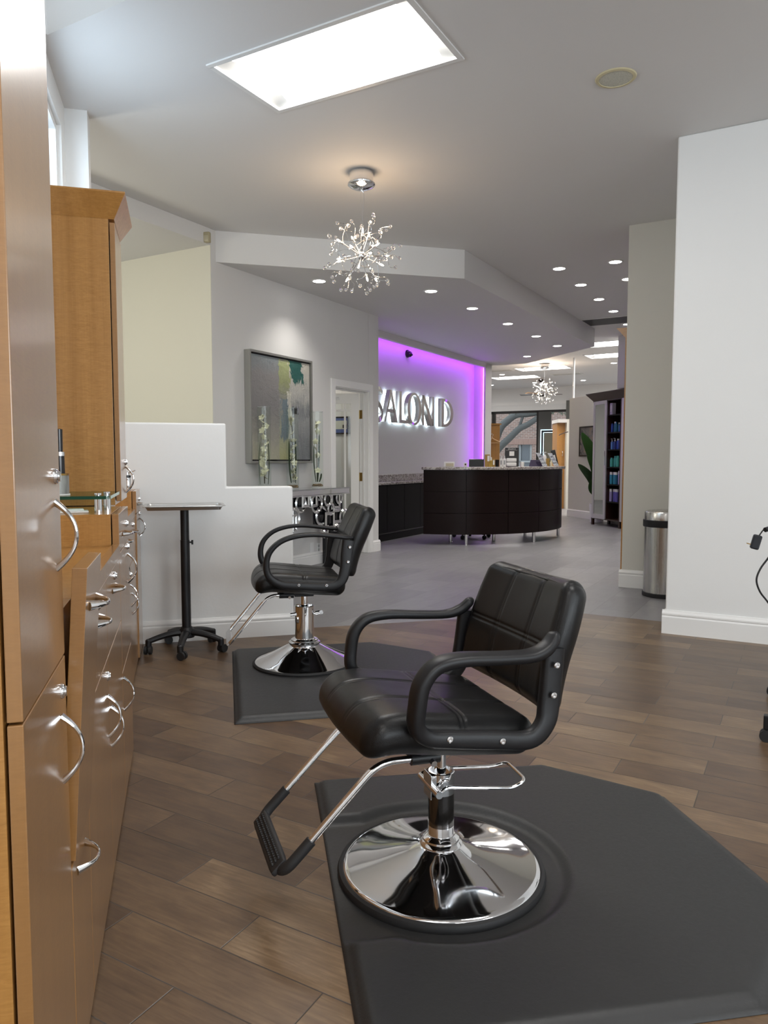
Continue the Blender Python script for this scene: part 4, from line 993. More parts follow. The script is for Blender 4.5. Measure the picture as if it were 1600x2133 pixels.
for kd, u, v, a_, b_ in (('r', 615.5, 1080, 12.5, 22), ('s', 608, 1090, 7, 18), ('r', 631, 1046, 9.5, 19), ('s', 637, 1037, 9.5, 14), ('s', 657, 1034, 8.5, 15), ('r', 660, 1041, 9.5, 21),
        ('r', 673.5, 1074.5, 12, 21), ('s', 687.5, 1084, 11.5, 19), ('s', 703.5, 1043, 10.5, 19), ('r', 683.5, 1031, 8, 15), ('r', 711, 1034, 9, 14), ('r', 717, 1077, 9, 19), ('s', 706, 1075, 5, 16), ('r', 701, 1102, 8.5, 12), ('s', 672, 1034, 5, 7), ('r', 690, 1060, 7, 14), ('r', 700, 1120, 8, 12), ('r', 676, 1112, 9, 9)):
    pe, pz = inD(hm(u, v, X1))[1:]; r_ = b_*8.1/FPX; front_items.append((kd, pe, pz, r_))
ef = sorted(i[1] for i in front_items)[0]
for k in range(18):                # the part hidden behind the low wall
    kd = 'rs'[k % 2]; front_items.append((kd, CE0 + .08 + (ef - CE0 - .12)*rng.random(), CT - .12 - .30*rng.random()*(1 if k % 3 else .4), .07 + .04*rng.random()))
for i, (kd, e, z, r_) in enumerate(front_items):
    r_ = max(.045, r_); z = min(z, CT - .078 - r_ + .03); x = X1 if i % 2 else X2
    b = MB()
    if kd == 'r': rring(b, x, e, z, r_, .032, .012); nm = 'mirror_ring'
    else: rframe(b, x, e, z, r_*.95, r_*.95, .034, .012); nm = 'mirror_square'
    b.build(nm, bev, co, ang=20)


MB().box(X2 - .019, CE0 + .02, cz_(1052), X2 - .0125, CE1 - .05, CT - .08).build('back_plate', M['gloss_black'], co, smooth=False)
MB().box(X2 - .02, CE0 + .02, .34, X2 - .012, inD(hm(608, 1060, X2))[1], CT - .08).build('back_plate', M['gloss_black'], co, smooth=False)
MB().box(X2 - .02, inD(hm(655, 1060, X2))[1], cz_(1096), X2 - .012, CE1 - .05, CT - .08).build('back_plate', M['gloss_black'], co, smooth=False)
MB().box(X2 - .021, inD(hm(688, 1060, X2))[1], cz_(1128), X2 - .013, CE1 - .12, cz_(1090)).build('back_plate', M['gloss_black'], co, smooth=False)
for e in (CE0 + .03, CE1 - .045):
    MB().box(CM0 + .02, e - .02, 0, CM0 + .06, e + .02, CT - .08).build('leg', M['gloss_black'], co, smooth=False)
# outlet under the console
for u in (650, 664):
    p = puv(u, 1141, PM + .006)
    ol = thing('wall_outlet', ('grey wall plate' if u == 650 else 'white duplex outlet') + ' low on the wall beneath the mirrored console', 'outlet', D(PM, p[1], p[2]), DR)
    MB().box(0, -.036, -.058, .006, .036, .058).build('plate', M['white'], ol, smooth=False, bevel=.002)
    if u == 664:
        for z in (-.022, .022): MB().lathe([(.017, .006), (.017, .0085), (0, .0085)], 20, M=Matrix.Translation((0, 0, z)) @ Matrix.Rotation(R(90), 4, 'Y')).build('socket', mat('outlet_grey', (.45,.45,.45), .4), ol)

def orchid(label, base, seed, h, stems, leaves, fl):
    rg = random.Random(seed); O = thing('orchid_stems', label, 'orchid', base, DR, 'orchids in the glass vases')
    for (pts, nf) in stems:
        P = smoothpath([(x, y, z*h) for x, y, z in pts], 6); MB().tube(P, .0032, 6).build('stem', M['stem'], O)
        n = len(P)
        for k in range(nf):
            q = P[int(n*.25 + (n*.74)*k/max(1, nf - 1)) - 1] if nf > 1 else P[-1]
            a = rg.uniform(0, 6.28); rr = rg.uniform(.012, .026); c = Vector((q.x + rr*math.cos(a), q.y + rr*math.sin(a), q.z + rg.uniform(-.01, .01)))
            lim = .040; rad = math.hypot(c.x, c.y)
            if rad > lim - .016: c.x *= (lim - .016)/rad; c.y *= (lim - .016)/rad
            b = MB(); Rm = Matrix.Rotation(rg.uniform(0, 6.28), 4, 'Z') @ Matrix.Rotation(rg.uniform(.6, 1.5), 4, 'X')
            for j in range(5):
                aa = 2*math.pi*j/5 + .3; Mp = Matrix.Translation(c) @ Rm @ Matrix.Rotation(aa, 4, 'Z') @ Matrix.Translation((.0125*fl, 0, .002)) @ Matrix.Rotation(R(-16), 4, 'Y')
                b.ball((0,0,0), .0135*fl, 8, 6, Mp, (1, .78, .16))
            b.ball(c, .0045, 6, 4); b.build('flower', M['petal'], O)
    for pts, w in leaves:
        P = smoothpath([(x, y, z*h) for x, y, z in pts], 6); n = len(P)
        MB().sweep(P, [w*(.55 + .6*math.sin(math.pi*min(1, (i + .3)/n)))*(1 if i < n - 1 else .15) for i in range(n)], .0018, (.25, 1, 0), 8).build('leaf', M['leaf_dark'], O)
    return O
vase_r = .066; peb = mat('brown_pebbles', (.16,.105,.05), .5); t = NT(peb); v = t.node('ShaderNodeTexVoronoi', Scale=90.0); t.link(t.coords(), v.inputs['Vector']); t.link(t.ramp(v.outputs['Color'], [(.1, (.05,.03,.015)), (.5, (.18,.11,.05)), (.9, (.42,.33,.2))]), t.b.inputs['Base Color'])
specs = [(551.5, 'leftmost', 848, [([(.0, .0, .05), (.004, .002, .3), (.008, .006, .6), (-.012, -.004, .92)], 13), ([(-.012, .01, .05), (-.018, .005, .3), (-.022, 0, .46)], 11)], [([(.02, .03, .04), (.03, .035, .3), (.02, .035, .62)], .006), ([(-.03, -.035, .04), (-.035, -.042, .35), (-.02, -.04, .58)], .004)]),
         (610, 'middle', 850, [([(.0, .005, .05), (.0, .0, .35), (.004, .004, .6), (-.01, -.008, .9)], 9), ([(.014, .012, .05), (.0, .01, .25), (.01, .01, .42)], 9)], [([(-.01, -.012, .04), (-.02, -.028, .25), (-.018, -.036, .60)], .012), ([(.02, .02, .04), (.022, .026, .35), (.02, .022, .62)], .009)]),
         (661.5, 'rightmost', 858, [([(.0, -.01, .05), (.0, -.012, .4), (.0, -.006, .7), (-.006, -.016, .9)], 7)], [([(.0, .002, .04), (.006, .014, .35), (.01, .022, .72)], .014), ([(-.014, -.01, .04), (-.024, -.03, .28), (-.022, -.036, .56)], .008), ([(.01, .02, .04), (.02, .034, .1), (.022, .044, .16)], .012)])]
for u, wh, vt, stems, leaves in specs:
    mm = CM0 + .17; e = inD(hm(u, 1000, mm))[1]; base = D(mm, e, CT + .0008)
    hv = (1.2 - (CT)) + inD(hm(u, vt, mm))[2] - 1.2; hv = inD(hm(u, vt, mm))[2] - CT
    vs_ = thing('glass_vase', f'tall clear cylinder vase holding white orchids, {wh} of the three on the mirrored console', 'vase', base, 0, 'glass cylinder vases on the console')
    MB().lathe([(vase_r, .0), (vase_r, hv), (vase_r - .004, hv), (vase_r - .004, .012), (0, .012)], 40).build('vase_body', M['glass'], vs_)
    MB().ring([(vase_r + .0004, hv - .002), (vase_r + .0004, hv + .001), (vase_r - .0045, hv + .001), (vase_r - .0045, hv - .002)], 40).build('rim', mat('glass_rim', (.75,.8,.8), .08, 0, trans=.6), vs_)
    pb = MB(); rg = random.Random(int(u))
    pb.lathe([(vase_r - .006, .014), (vase_r - .006, .030), (.03, .036), (0, .034)], 30)
    for k in range(46):
        a = rg.uniform(0, 6.28); r_ = (vase_r - .016)*math.sqrt(rg.random()); pb.ball((r_*math.cos(a), r_*math.sin(a), .034 + rg.uniform(-.003, .004)), rg.uniform(.006, .009), 6, 4, None, (1, .9, .7))
    po = pb.build('pebbles', peb, None, base); tag(po, f'brown pebbles in the foot of the {wh} orchid vase', 'pebbles', 'pebbles in the vases'); po['kind'] = 'stuff'
    orchid(f'white orchid stems with green leaves inside the {wh} glass vase', base + Vector((0, 0, .03)), int(u), hv*.94, stems, leaves, 1.42)

# office wall: framed certificate and emergency light


cf = thing('framed_certificate', 'dark framed certificate with blue bands seen through the office door glass', 'picture', D(*inD(he(711, 886, 8.292))), DR)

kx = 9.8/FPX; fwid, fh = 38*kx, 36*kx
MB().box(-fwid/2 + .02, -.004, -fh/2 + .015, fwid/2 - .02, .012, fh/2 - .015).build('mount', mat('blue_mount', (.06,.10,.28), .6), cf, smooth=False)
MB().box(-fwid/2 + .03, -.006, -fh*.22, fwid/2 - .03, -.0045, fh*.27).build('certificate', mat('cream_print', (.55,.56,.48), .7), cf, smooth=False)
MB().box(fwid*.10, -.008, -fh*.16, fwid*.34, -.0065, fh*.03).build('photo', mat('dark_photo', (.03,.03,.035), .4), cf, smooth=False)
fb = MB(); w_ = .016
fb.box(-fwid/2, -.012, -fh/2, -fwid/2 + w_, .014, fh/2); fb.box(fwid/2 - w_, -.012, -fh/2, fwid/2, .014, fh/2); fb.box(-fwid/2 + w_, -.012, -fh/2, fwid/2 - w_, .014, -fh/2 + w_); fb.box(-fwid/2 + w_, -.012, fh/2 - w_, fwid/2 - w_, .014, fh/2); fb.build('frame', M['gloss_black'], cf, smooth=False)
# ================================================================== ceiling fixtures
def troffer(i, m0, e0, label, near=True):
    T = thing('ceiling_light', label, 'ceiling light', D(m0, e0, CEIL), DR, 'recessed fluorescent ceiling panels')
    W, L = TRW/2, TRL/2
    f = MB()
    for q in ((-L - .028, -W - .028, L + .028, -W + .002), (-L - .028, W - .002, L + .028, W + .028), (-L - .028, -W, -L + .002, W), (L - .002, -W, L + .028, W)):
        f.box(q[0], q[1], -.008, q[2], q[3], .0)
    f.build('frame', M['white'], T, smooth=False)
    h = MB(); z = .075
    vs = [(-L, -W, 0), (L, -W, 0), (L, W, 0), (-L, W, 0), (-L, -W, z + .03), (L, -W, z + .03), (L, W, z + .03), (-L, W, z + .03)]
    h.add(vs, [(0,1,5,4), (1,2,6,5), (2,3,7,6), (3,0,4,7), (4,5,6,7)]); h.build('housing', M['lens_side'], T, smooth=False)
    n = 14; k = MB(); rows = []
    for j in range(n + 1):
        y = -W + .004 + (2*W - .008)*j/n; zz = .012 + .055*math.sin(math.pi*j/n); rows.append((y, zz))
    vs = [(x, y, zz) for x in (-L + .085, L - .085) for y, zz in rows]; nn = n + 1
    k.add(vs, [(j, j + 1, nn + j + 1, nn + j) for j in range(n)]); k.build('diffuser', M['lens'], T)
    for sg in (1, -1):
        e = MB(); vs = []; 
        for j in range(n + 1):
            y, zz = rows[j]; vs += [(sg*(L - .085), y, zz), (sg*(L - .003), y, .006 + .01*math.sin(math.pi*j/n))]
        e.add(vs, [(2*j, 2*j + 1, 2*j + 3, 2*j + 2) for j in range(n)]); e.build('end_reflector', M['lens_end'], T)
    return T
M['lens_end'] = mat('end_reflector', (.86,.86,.84), .5); 
labs = ['large recessed fluorescent light panel in the foreground ceiling before the crystal chandelier'] + [f'added recessed ceiling light panel {w}' for w in ('just right of the foreground panel, above the frame', 'above the white wall at the far right, outside the frame', 'directly above the camera, outside the frame', 'behind the camera toward the right wall', 'behind the camera near the window wall')]
for i, (m0, e0) in enumerate(near_panels): troffer(i, m0, e0, labs[i])
fl = ['long lit ceiling panel behind the far chandelier canopy', 'long lit ceiling panel deeper in the far room, left of the far chandelier', 'bright ceiling panel high beside the soffit end', 'ceiling panel below the bright one beside the soffit end']
fo = [f'added unseen lit far room ceiling panel {w}' for w in ('behind the sign wall near the window', 'behind the sign wall near its end', 'above the right end of the far window', 'over the aisle behind the beige column')]
for i, (m0, e0) in enumerate(far_panels): troffer(i, m0, e0, (fo + fl)[i])

def downlight(u, v, z, label, group, watts, spot=True):
    p = hz(u, v, z); T = thing('downlight', label, 'downlight', p, 0, group)
    MB().ring([(.062, -.001), (.066, -.007), (.083, -.005), (.086, -.0005), (.062, -.0005)], 32).build('trim_ring', M['white'], T)
    MB().lathe([(.063, -.0045), (0, -.0045)], 32).build('lens', M['can'], T)
    if spot:
        L = bpy.data.lights.new('downlight_beam', 'SPOT'); L.energy = watts; L.spot_size = R(115); L.spot_blend = 1.0; L.shadow_soft_size = .05; L.color = (1, .96, .90)
        o = bpy.data.objects.new('downlight_beam', L); C.objects.link(o); o.location = (p.x, p.y, z - .02)
for i, (u, v) in enumerate(((665, 585), (898, 606), (984, 642), (1058, 674), (1117, 700), (1161, 720), (1098, 742))):
    w = ('by the painting wall, left of the chandelier', 'first of the row right of the chandelier', 'second of the row right of the chandelier', 'third of the row right of the chandelier', 'fourth of the row right of the chandelier', 'last of the row near the soffit tip', 'above the sign wall right end')[i]
    downlight(u, v, SOF, 'round recessed downlight in the reception soffit, ' + w, 'soffit downlights', 34)
for i, (u, v) in enumerate(((1165, 559), (1282, 545), (1210, 593), (1248, 623), (1278, 648), (1308, 581), (1307.5, 675))):
    w = ('nearest of the left row', 'nearest the beige column', 'second of the left row', 'third of the left row', 'fourth of the left row above the grille', 'half hidden by the beige column', 'beside the grille, half hidden by the beige column')[i]
    downlight(u, v, CEIL, 'round recessed downlight in the main ceiling, ' + w, 'main ceiling downlights', 36)
for i, (u, v) in enumerate(((1046, 780), (1114, 797), (1215, 792), (1023.5, 802), (1279, 756))):
    w = ('above the left lit panel', 'below the left lit panel beside the fan', 'right of the white pole', 'at the edge of the sign wall jamb', 'beside the wall over the product cabinet')[i]
    downlight(u, v, CEIL, 'small round downlight in the far room ceiling, ' + w, 'far room downlights', 170)
# round speaker
p = hz(1283, 162, CEIL); T = thing('ceiling_speaker', 'round yellowed speaker grille in the ceiling at upper right', 'speaker', p)
MB().ring([(.090, -.0005), (.092, -.008), (.108, -.006), (.113, -.0005)], 48).build('rim', mat('yellowed_rim', (.62,.56,.36), .5), T)
gm = mat('speaker_grille', (.5,.5,.43), .5); t = NT(gm); v = t.node('ShaderNodeTexVoronoi', Scale=190.0); t.link(t.coords(), v.inputs['Vector']); t.link(t.ramp(v.outputs['Distance'], [(.2, (.40,.40,.34)), (.5, (.60,.60,.52))]), t.b.inputs['Base Color'])
MB().lathe([(.091, -.005), (.05, -.007), (0, -.0075)], 48).build('grille', gm, T)
# air grilles
def grille(uvs, label, dark, n=14):
    c = [inD(hz(u, v, CEIL)) for u, v in uvs]; m0, m1 = min(q[0] for q in c), max(q[0] for q in c); e0, e1 = min(q[1] for q in c), max(q[1] for q in c)
    T = thing('ceiling_vent', label, 'vent', D((m0 + m1)/2, (e0 + e1)/2, CEIL), DR, 'ceiling air grilles'); w, l = (e1 - e0)/2, (m1 - m0)/2
    f = MB()
    for q in ((-l - .03, -w - .03, l + .03, -w), (-l - .03, w, l + .03, w + .03), (-l - .03, -w, -l, w), (l, -w, l + .03, w)): f.box(q[0], q[1], -.01, q[2], q[3], -.0003)
    f.build('frame', M['white'], T, smooth=False)
    MB().box(-l, -w, -.0025, l, w, -.0008).build('backing', M['near_black'] if dark else mat('vent_grey', (.3,.3,.3), .6), T, smooth=False)
    s_ = MB()
    for i in range(n):
        y = -w + 2*w*(i + .5)/n; s_.box(-l, y - w*.22/n*2, -.008, l, y + w*.22/n*2, -.003)
    s_.build('louvre', mat('vent_louvre', (.12,.12,.125) if dark else (.6,.6,.58), .5), T, smooth=False)
    return T
cg = hz(1270, 668, CEIL); q = inD(cg)
def grille_at(q, hw, hl, label, dark, n=14):
    u = None; c = [(q[0] - hl, q[1] - hw), (q[0] + hl, q[1] + hw)]
    T = thing('ceiling_vent', label, 'vent', D(q[0], q[1], CEIL), DR, 'ceiling air grilles'); w, l = hw, hl
    f = MB()
    for k in ((-l - .03, -w - .03, l + .03, -w), (-l - .03, w, l + .03, w + .03), (-l - .03, -w, -l, w), (l, -w, l + .03, w)): f.box(k[0], k[1], -.01, k[2], k[3], -.0003)
    f.build('frame', M['white'], T, smooth=False)
    MB().box(-l, -w, -.0025, l, w, -.0008).build('backing', M['near_black'] if dark else mat('vent_grey', (.3,.3,.3), .6), T, smooth=False)
    s_ = MB()
    for i in range(n):
        y = -w + 2*w*(i + .5)/n; s_.box(-l, y - w*.45/n, -.008, l, y + w*.45/n, -.003)
    s_.build('louvre', mat('vent_louvre', (.12,.12,.125) if dark else (.6,.6,.58), .5), T, smooth=False)
grille_at(q, .28, .36, 'dark return air grille in the ceiling beside the soffit end', True)
grille_at(inD(hz(1040, 772, CEIL)), .15, .3, 'pale air vent in the far ceiling beside the sign wall', False, 6)
grille_at(inD(hz(1180, 779, CEIL)), .15, .35, 'pale air vent in the far ceiling behind the white pole', False, 6)
# motion sensor at the soffit corner
q = hm(434, 496, PM + .005)
T = thing('motion_sensor', 'small yellowed motion sensor on the wall corner under the ceiling', 'sensor', (q.x, q.y, q.z), R(-12))
MB().box(-.036, -.055, -.05, .036, -.012, .045).build('body', M['beige'], T, smooth=False, bevel=.012); MB().box(-.02, -.058, -.042, .024, -.0555, .01).build('window', mat('sensor_window', (.5,.46,.33), .3), T, smooth=False, bevel=.001); MB().box(-.02, -.014, -.04, .02, .012, .035).build('bracket', M['beige'], T, smooth=False)

# ================================================================== chandeliers
def chandelier(label, loc, drop, rad, light):
    T = thing('chandelier', label, 'chandelier', loc, 0, 'burst crystal chandeliers'); rg = random.Random(3)
    MB().lathe([(.062, 0), (.088, -.004), (.090, -.012), (.088, -.075), (.094, -.080), (.104, -.088), (.102, -.098), (.085, -.112), (.05, -.126), (0, -.132)], 48).build('canopy', M['chrome'], T)
    MB().tube(smoothpath([(.0, 0, -.13), (.018, 0, -.17), (.012, .004, -.30), (.004, 0, -drop + .05)], 6), .0028, 6).build('cord', M['chrome_soft'], T)
    MB().tube([(-.004, .004, -.13), (-.004, .002, -drop + .04)], .0012, 5).build('cable', M['chrome_soft'], T)
    MB().ball((0, 0, -drop), .034, 24, 16).build('hub', M['chrome'], T)
    N = 19; c = Vector((0, 0, -drop))
    for i in range(N):
        y = 1 - 2*(i + .5)/N; a = i*2.39996; r = math.sqrt(1 - y*y); d = Vector((r*math.cos(a), r*math.sin(a), y))
        L = rad*rg.uniform(.40, .60)
        ar = MB().tube([c + d*.03, c + d*L], .0032, 6).build('arm', M['chrome'], T)
        MB().cyl(c + d*(L - .005), c + d*(L + .022), .0085, seg=12).build('socket', M['chrome_soft'], ar)
        bb = MB().sweep([c + d*(L + .022), c + d*(L + .03), c + d*(L + .044), c + d*(L + .055)], [.0045, .0064, .0058, .002], [.0045, .0064, .0058, .002], (.1, .2, 1), 8); bb.build('bulb', M['bulb'], ar)
        for k in range(3):
            e1 = d.orthogonal().normalized(); e2 = d.cross(e1); ph = 2.094*k + rg.uniform(-.5, .5); sd = e1*math.cos(ph) + e2*math.sin(ph)
            p0 = c + d*L; R1 = rad*rg.uniform(.86, 1.04)
            end = c + (d + sd*rg.uniform(.22, .50)).normalized()*R1
            P = smoothpath([p0, p0 + d*.03 + sd*.045, (p0 + end)/2 + sd*rg.uniform(.045, .09), end], 5)
            w = MB().tube(P, .0019, 5).build('wire', M['chrome'], T)
            MB().ball(end, .0142, 12, 8).build('crystal', M['crystal'], w)
    if light:
        L = bpy.data.lights.new('chandelier_glow', 'POINT'); L.energy = light; L.color = (1, .70, .44); L.shadow_soft_size = .14; L.specular_factor = 0; o = bpy.data.objects.new('chandelier_glow', L); C.objects.link(o); o.location = Vector(loc) - Vector((0, 0, drop - .16))
    return T
q = hz(753, 358, CEIL)
c1 = chandelier('near crystal burst chandelier hanging from the main ceiling above the reception view', (q.x, q.y, CEIL), CEIL - 2.725, .290, 4.5)
q = hz(1135, 757.5, CEIL)
c2 = copy_tree(c1); c2.location = (q.x, q.y, CEIL); c2['label'] = 'distant crystal burst chandelier in the far room beyond the reception desk'
L = bpy.data.lights.new('chandelier_glow', 'POINT'); L.energy = 26; L.color = (1, .80, .62); L.shadow_soft_size = .05; o = bpy.data.objects.new('chandelier_glow', L); C.objects.link(o); o.location = (q.x, q.y, CEIL - .45)
# ceiling fan behind it
q = hz(1127, 791, CEIL)
T = thing('ceiling_fan', 'ceiling fan with wooden blades behind the distant chandelier', 'fan', (q.x, q.y, CEIL))
MB().lathe([(.07, 0), (.07, -.03), (.03, -.07), (0, -.07)], 20).build('canopy', M['frame_dark'], T)
MB().cyl((0, 0, -.06), (0, 0, -.34), .014).build('rod', M['chrome_soft'], T)
MB().lathe([(.0, -.30), (.09, -.32), (.105, -.38), (.09, -.44), (.0, -.45)], 24).build('motor', M['frame_dark'], T)
MB().lathe([(.0, -.45), (.07, -.46), (.08, -.50), (0, -.55)], 20).build('light_bowl', M['white'], T)
for k in range(5):
    a = R(4) + 2*math.pi*k/5; b = MB().box(.10, -.055, -.004, .58, .055, .004, Matrix.Rotation(a, 4, 'Z') @ Matrix.Translation((0, 0, -.385)) @ Matrix.Rotation(R(9), 4, 'X')); b.build('blade', M['wenge'] if k % 2 == 0 else M['wood'], T, smooth=False)

# ================================================================== product cabinet (face looks along -t)
PX, PS0, PS1 = 7.37, 10.86, 12.22
T = thing('product_cabinet', 'tall dark wood product cabinet with mirrored doors and open shelves of bottles', 'display cabinet', (0,0,0), AR)
dk = M['wenge']; zb0, zb1 = .115, 2.27
cs = MB(); cs.box(PX + .02, PS1 - .02, zb0, PX + .39, PS1, zb1); cs.box(PX + .02, PS0, zb0, PX + .39, PS0 + .02, zb1); cs.box(PX + .02, 11.755, zb0, PX + .39, 11.77, zb1); cs.box(PX, 11.305, zb0, PX + .39, 11.335, zb1)
cs.box(PX + .37, PS0, zb0, PX + .39, PS1, zb1); cs.box(PX + .0, PS0, zb0, PX + .39, PS1, zb0 + .022); cs.box(PX + .0, PS0, zb1 - .022, PX + .39, PS1, zb1); cs.build('carcass', dk, T, smooth=False)
ck = MB(); ck.box(PX + .362, 11.336, zb0 + .02, PX + .369, 11.754, zb1 - .02); ck.build('back_panel', M['near_black'], T, smooth=False)
f = .10; lo = [(PX, PS0, zb1), (PX + .39, PS0, zb1), (PX + .39, PS1, zb1), (PX, PS1, zb1)]; hi = [(PX - f, PS0 - f, zb1 + .125), (PX + .39, PS0 - f, zb1 + .125), (PX + .39, PS1 + f, zb1 + .125), (PX - f, PS1 + f, zb1 + .125)]
MB().add(lo + hi + [(x, y, z + .012) for x, y, z in hi], [(3,2,1,0)] + [(i, (i+1) % 4, 4 + (i+1) % 4, 4 + i) for i in range(4)] + [(4 + i, 4 + (i+1) % 4, 8 + (i+1) % 4, 8 + i) for i in range(4)] + [(8,9,10,11)]).build('crown', dk, T, smooth=False)
for s_ in (PS1 - .045, 11.29, PS0): MB().box(PX, s_, 0, PX + .045, s_ + .045, zb0).build('leg', dk, T, smooth=False)
for s_ in (PS1 - .045, PS0): MB().box(PX + .34, s_, 0, PX + .385, s_ + .045, zb0).build('leg', dk, T, smooth=False)
alu = mat('aluminium_frame', (.62,.60,.62), .35, .6)
for a, b in ((11.765, 12.205), (PS0 + .005, 11.30)):
    fr = MB(); w = .062
    fr.box(PX - .004, a, zb0 + .01, PX + .018, a + w, zb1 - .01); fr.box(PX - .004, b - w, zb0 + .01, PX + .018, b, zb1 - .01); fr.box(PX - .004, a + w, zb0 + .01, PX + .018, b - w, zb0 + .01 + w + .02); fr.box(PX - .004, a + w, zb1 - .01 - w, PX + .018, b - w, zb1 - .01)
    d = fr.build('door', alu, T, smooth=False, bevel=.002)
    MB().box(PX + .002, a + w, zb0 + .09, PX + .008, b - w, zb1 - .07).build('mirror', mat('door_mirror', (.62,.64,.63), .03, 1), d, smooth=False)
    MB().box(PX - .026, a + .008, 1.10, PX - .018, a + .018, 1.36).build('handle', M['chrome_soft'], d, smooth=False)
SZ = [2.0, 1.69, 1.385, 1.075, .765, .454]
for z in SZ: MB().box(PX + .02, 11.337, z - .022, PX + .36, 11.753, z).build('shelf', M['near_black'], T, smooth=False)
cols = {'lilac': (.55,.52,.62), 'royal blue': (.03,.08,.42), 'petrol blue': (.02,.14,.26), 'navy blue': (.02,.03,.16), 'teal': (.08,.40,.36), 'sky blue': (.05,.30,.46), 'pale violet': (.38,.34,.58), 'deep violet': (.13,.11,.42), 'mint': (.45,.55,.46), 'cornflower blue': (.12,.24,.62)}
cm_ = {k: mat('bottle_' + k.replace(' ', '_'), v, .35) for k, v in cols.items()}
rows = [[('lilac', 'box', .37, .075, .205), ('lilac', 'box', .06, .07, .215)],
        [('royal blue', 'tube', .38, .04, .155), ('petrol blue', 'cap', .315, .05, .185), ('petrol blue', 'tube', .25, .04, .175), ('petrol blue', 'cap', .19, .045, .165), ('royal blue', 'tube', .135, .04, .12), ('navy blue', 'cap', .05, .06, .205)],
        [('cornflower blue', 'pump', .375, .045, .19), ('royal blue', 'pump', .32, .045, .20), ('navy blue', 'pump', .27, .04, .19), ('royal blue', 'cap', .205, .065, .185), ('navy blue', 'tube', .145, .04, .16), ('cornflower blue', 'pump', .06, .075, .19)],
        [('teal', 'tube', .37, .06, .16), ('teal', 'tube', .28, .07, .19), ('teal', 'tube', .18, .06, .195), ('teal', 'tube', .075, .06, .19)],
        [('sky blue', 'whitecap', .375, .055, .215), ('sky blue', 'whitecap', .295, .06, .215), ('petrol blue', 'whitecap', .215, .055, .215), ('pale violet', 'whitecap', .14, .06, .24), ('pale violet', 'whitecap', .055, .06, .24)],
        [('pale violet', 'whitecap', .375, .055, .225), ('deep violet', 'whitecap', .28, .065, .225), ('deep violet', 'whitecap', .185, .06, .225), ('mint', 'whitecap', .05, .055, .215)]]
shelf_w = ['top', 'second', 'third', 'fourth', 'fifth', 'bottom']; ordw = ['first', 'second', 'third', 'fourth', 'fifth', 'sixth']
for si, row in enumerate(rows):
    for bi, (cn, kd, off, w, h) in enumerate(row):
        p = A(PX + .085 + .02*(bi % 2), 11.337 + off, SZ[si] + .0005); nm = 'product_box' if kd == 'box' else 'product_bottle'
        B = thing(nm, f'{cn} {"box" if kd == "box" else "bottle"}, {ordw[bi]} from left on the {shelf_w[si]} shelf of the product cabinet', 'box' if kd == 'box' else 'bottle', p, AR, f'products on the {shelf_w[si]} cabinet shelf')
        r = w/2
        if kd == 'box': MB().box(-r, -r, 0, r, r, h).build('carton', cm_[cn], B, smooth=False, bevel=.002); MB().box(-r - .001, -r*.6, h*.25, -r - .0003, r*.6, h*.8).build('label', M['paper'], B, smooth=False)
        elif kd == 'tube': MB().lathe([(r*.92, 0), (r, .006), (r, h*.80), (r*.7, h*.86), (r*.7, h), (0, h)], 18).build('body', cm_[cn], B)
        elif kd == 'cap': MB().lathe([(r*.95, 0), (r, .006), (r, h*.78), (r*.6, h*.84), (0, h*.84)], 18).build('body', cm_[cn], B); MB().lathe([(r*.62, h*.84), (r*.62, h), (0, h)], 16).build('cap', M['paper'], B)
        elif kd == 'pump':
            MB().lathe([(r*.95, 0), (r, .006), (r, h*.66), (r*.4, h*.74), (0, h*.74)], 18).build('body', cm_[cn], B); b = MB().lathe([(r*.42, h*.74), (r*.42, h*.83), (r*.15, h*.84), (r*.15, h), (0, h)], 12); b.box(-r*.9, -r*.2, h*.95, r*.3, r*.2, h); b.build('pump', M['paper'], B)
        else: MB().lathe([(r*.95, 0), (r, .006), (r, h*.78), (0, h*.78)], 18).build('body', cm_[cn], B); MB().lathe([(r*.93, h*.78), (r*.93, h), (0, h)], 18).build('cap', M['paper'], B)
# potted plant between cabinet and partition
p = A(7.66, 12.50); T = thing('potted_plant', 'broad-leaved green plant in a tall white pot beside the product cabinet', 'plant', (p.x, p.y, 0), AR)
MB().lathe([(.10, 0), (.125, .01), (.145, .36), (.13, .36), (.12, .30), (0, .30)], 28).build('pot', M['white'], T)
MB().lathe([(.119, .301), (.06, .315), (0, .31)], 20).build('soil', M['stem'], T)
def big_leaf(T, tip, wid, bend, m):
    P = smoothpath([(0, 0, .30), (tip[0]*.18, tip[1]*.18, .30 + (tip[2] - .30)*.35), (tip[0]*.42 + bend, tip[1]*.42, .30 + (tip[2] - .30)*.68), tip], 8); n = len(P)
    ws = []
    for i in range(n):
        q = i/(n - 1); ws.append(.007 if q < .36 else max(.003, wid*math.sin(math.pi*((q - .36)/.64))**.75))
    MB().sweep(P, ws, [.004]*n, (0.05, 1, 0), 10).build('leaf', M[m], T)
for tip, w, b, m in (((-.30, .10, 1.72), .12, .05, 'leaf'), ((-.20, .05, 1.30), .08, .05, 'leaf'), ((-.34, .14, 1.12), .085, .03, 'leaf_dark'), ((-.14, -.02, .82), .075, -.06, 'leaf'), ((.10, .10, 1.5), .09, 0, 'leaf_dark')): big_leaf(T, tip, w, b, m)
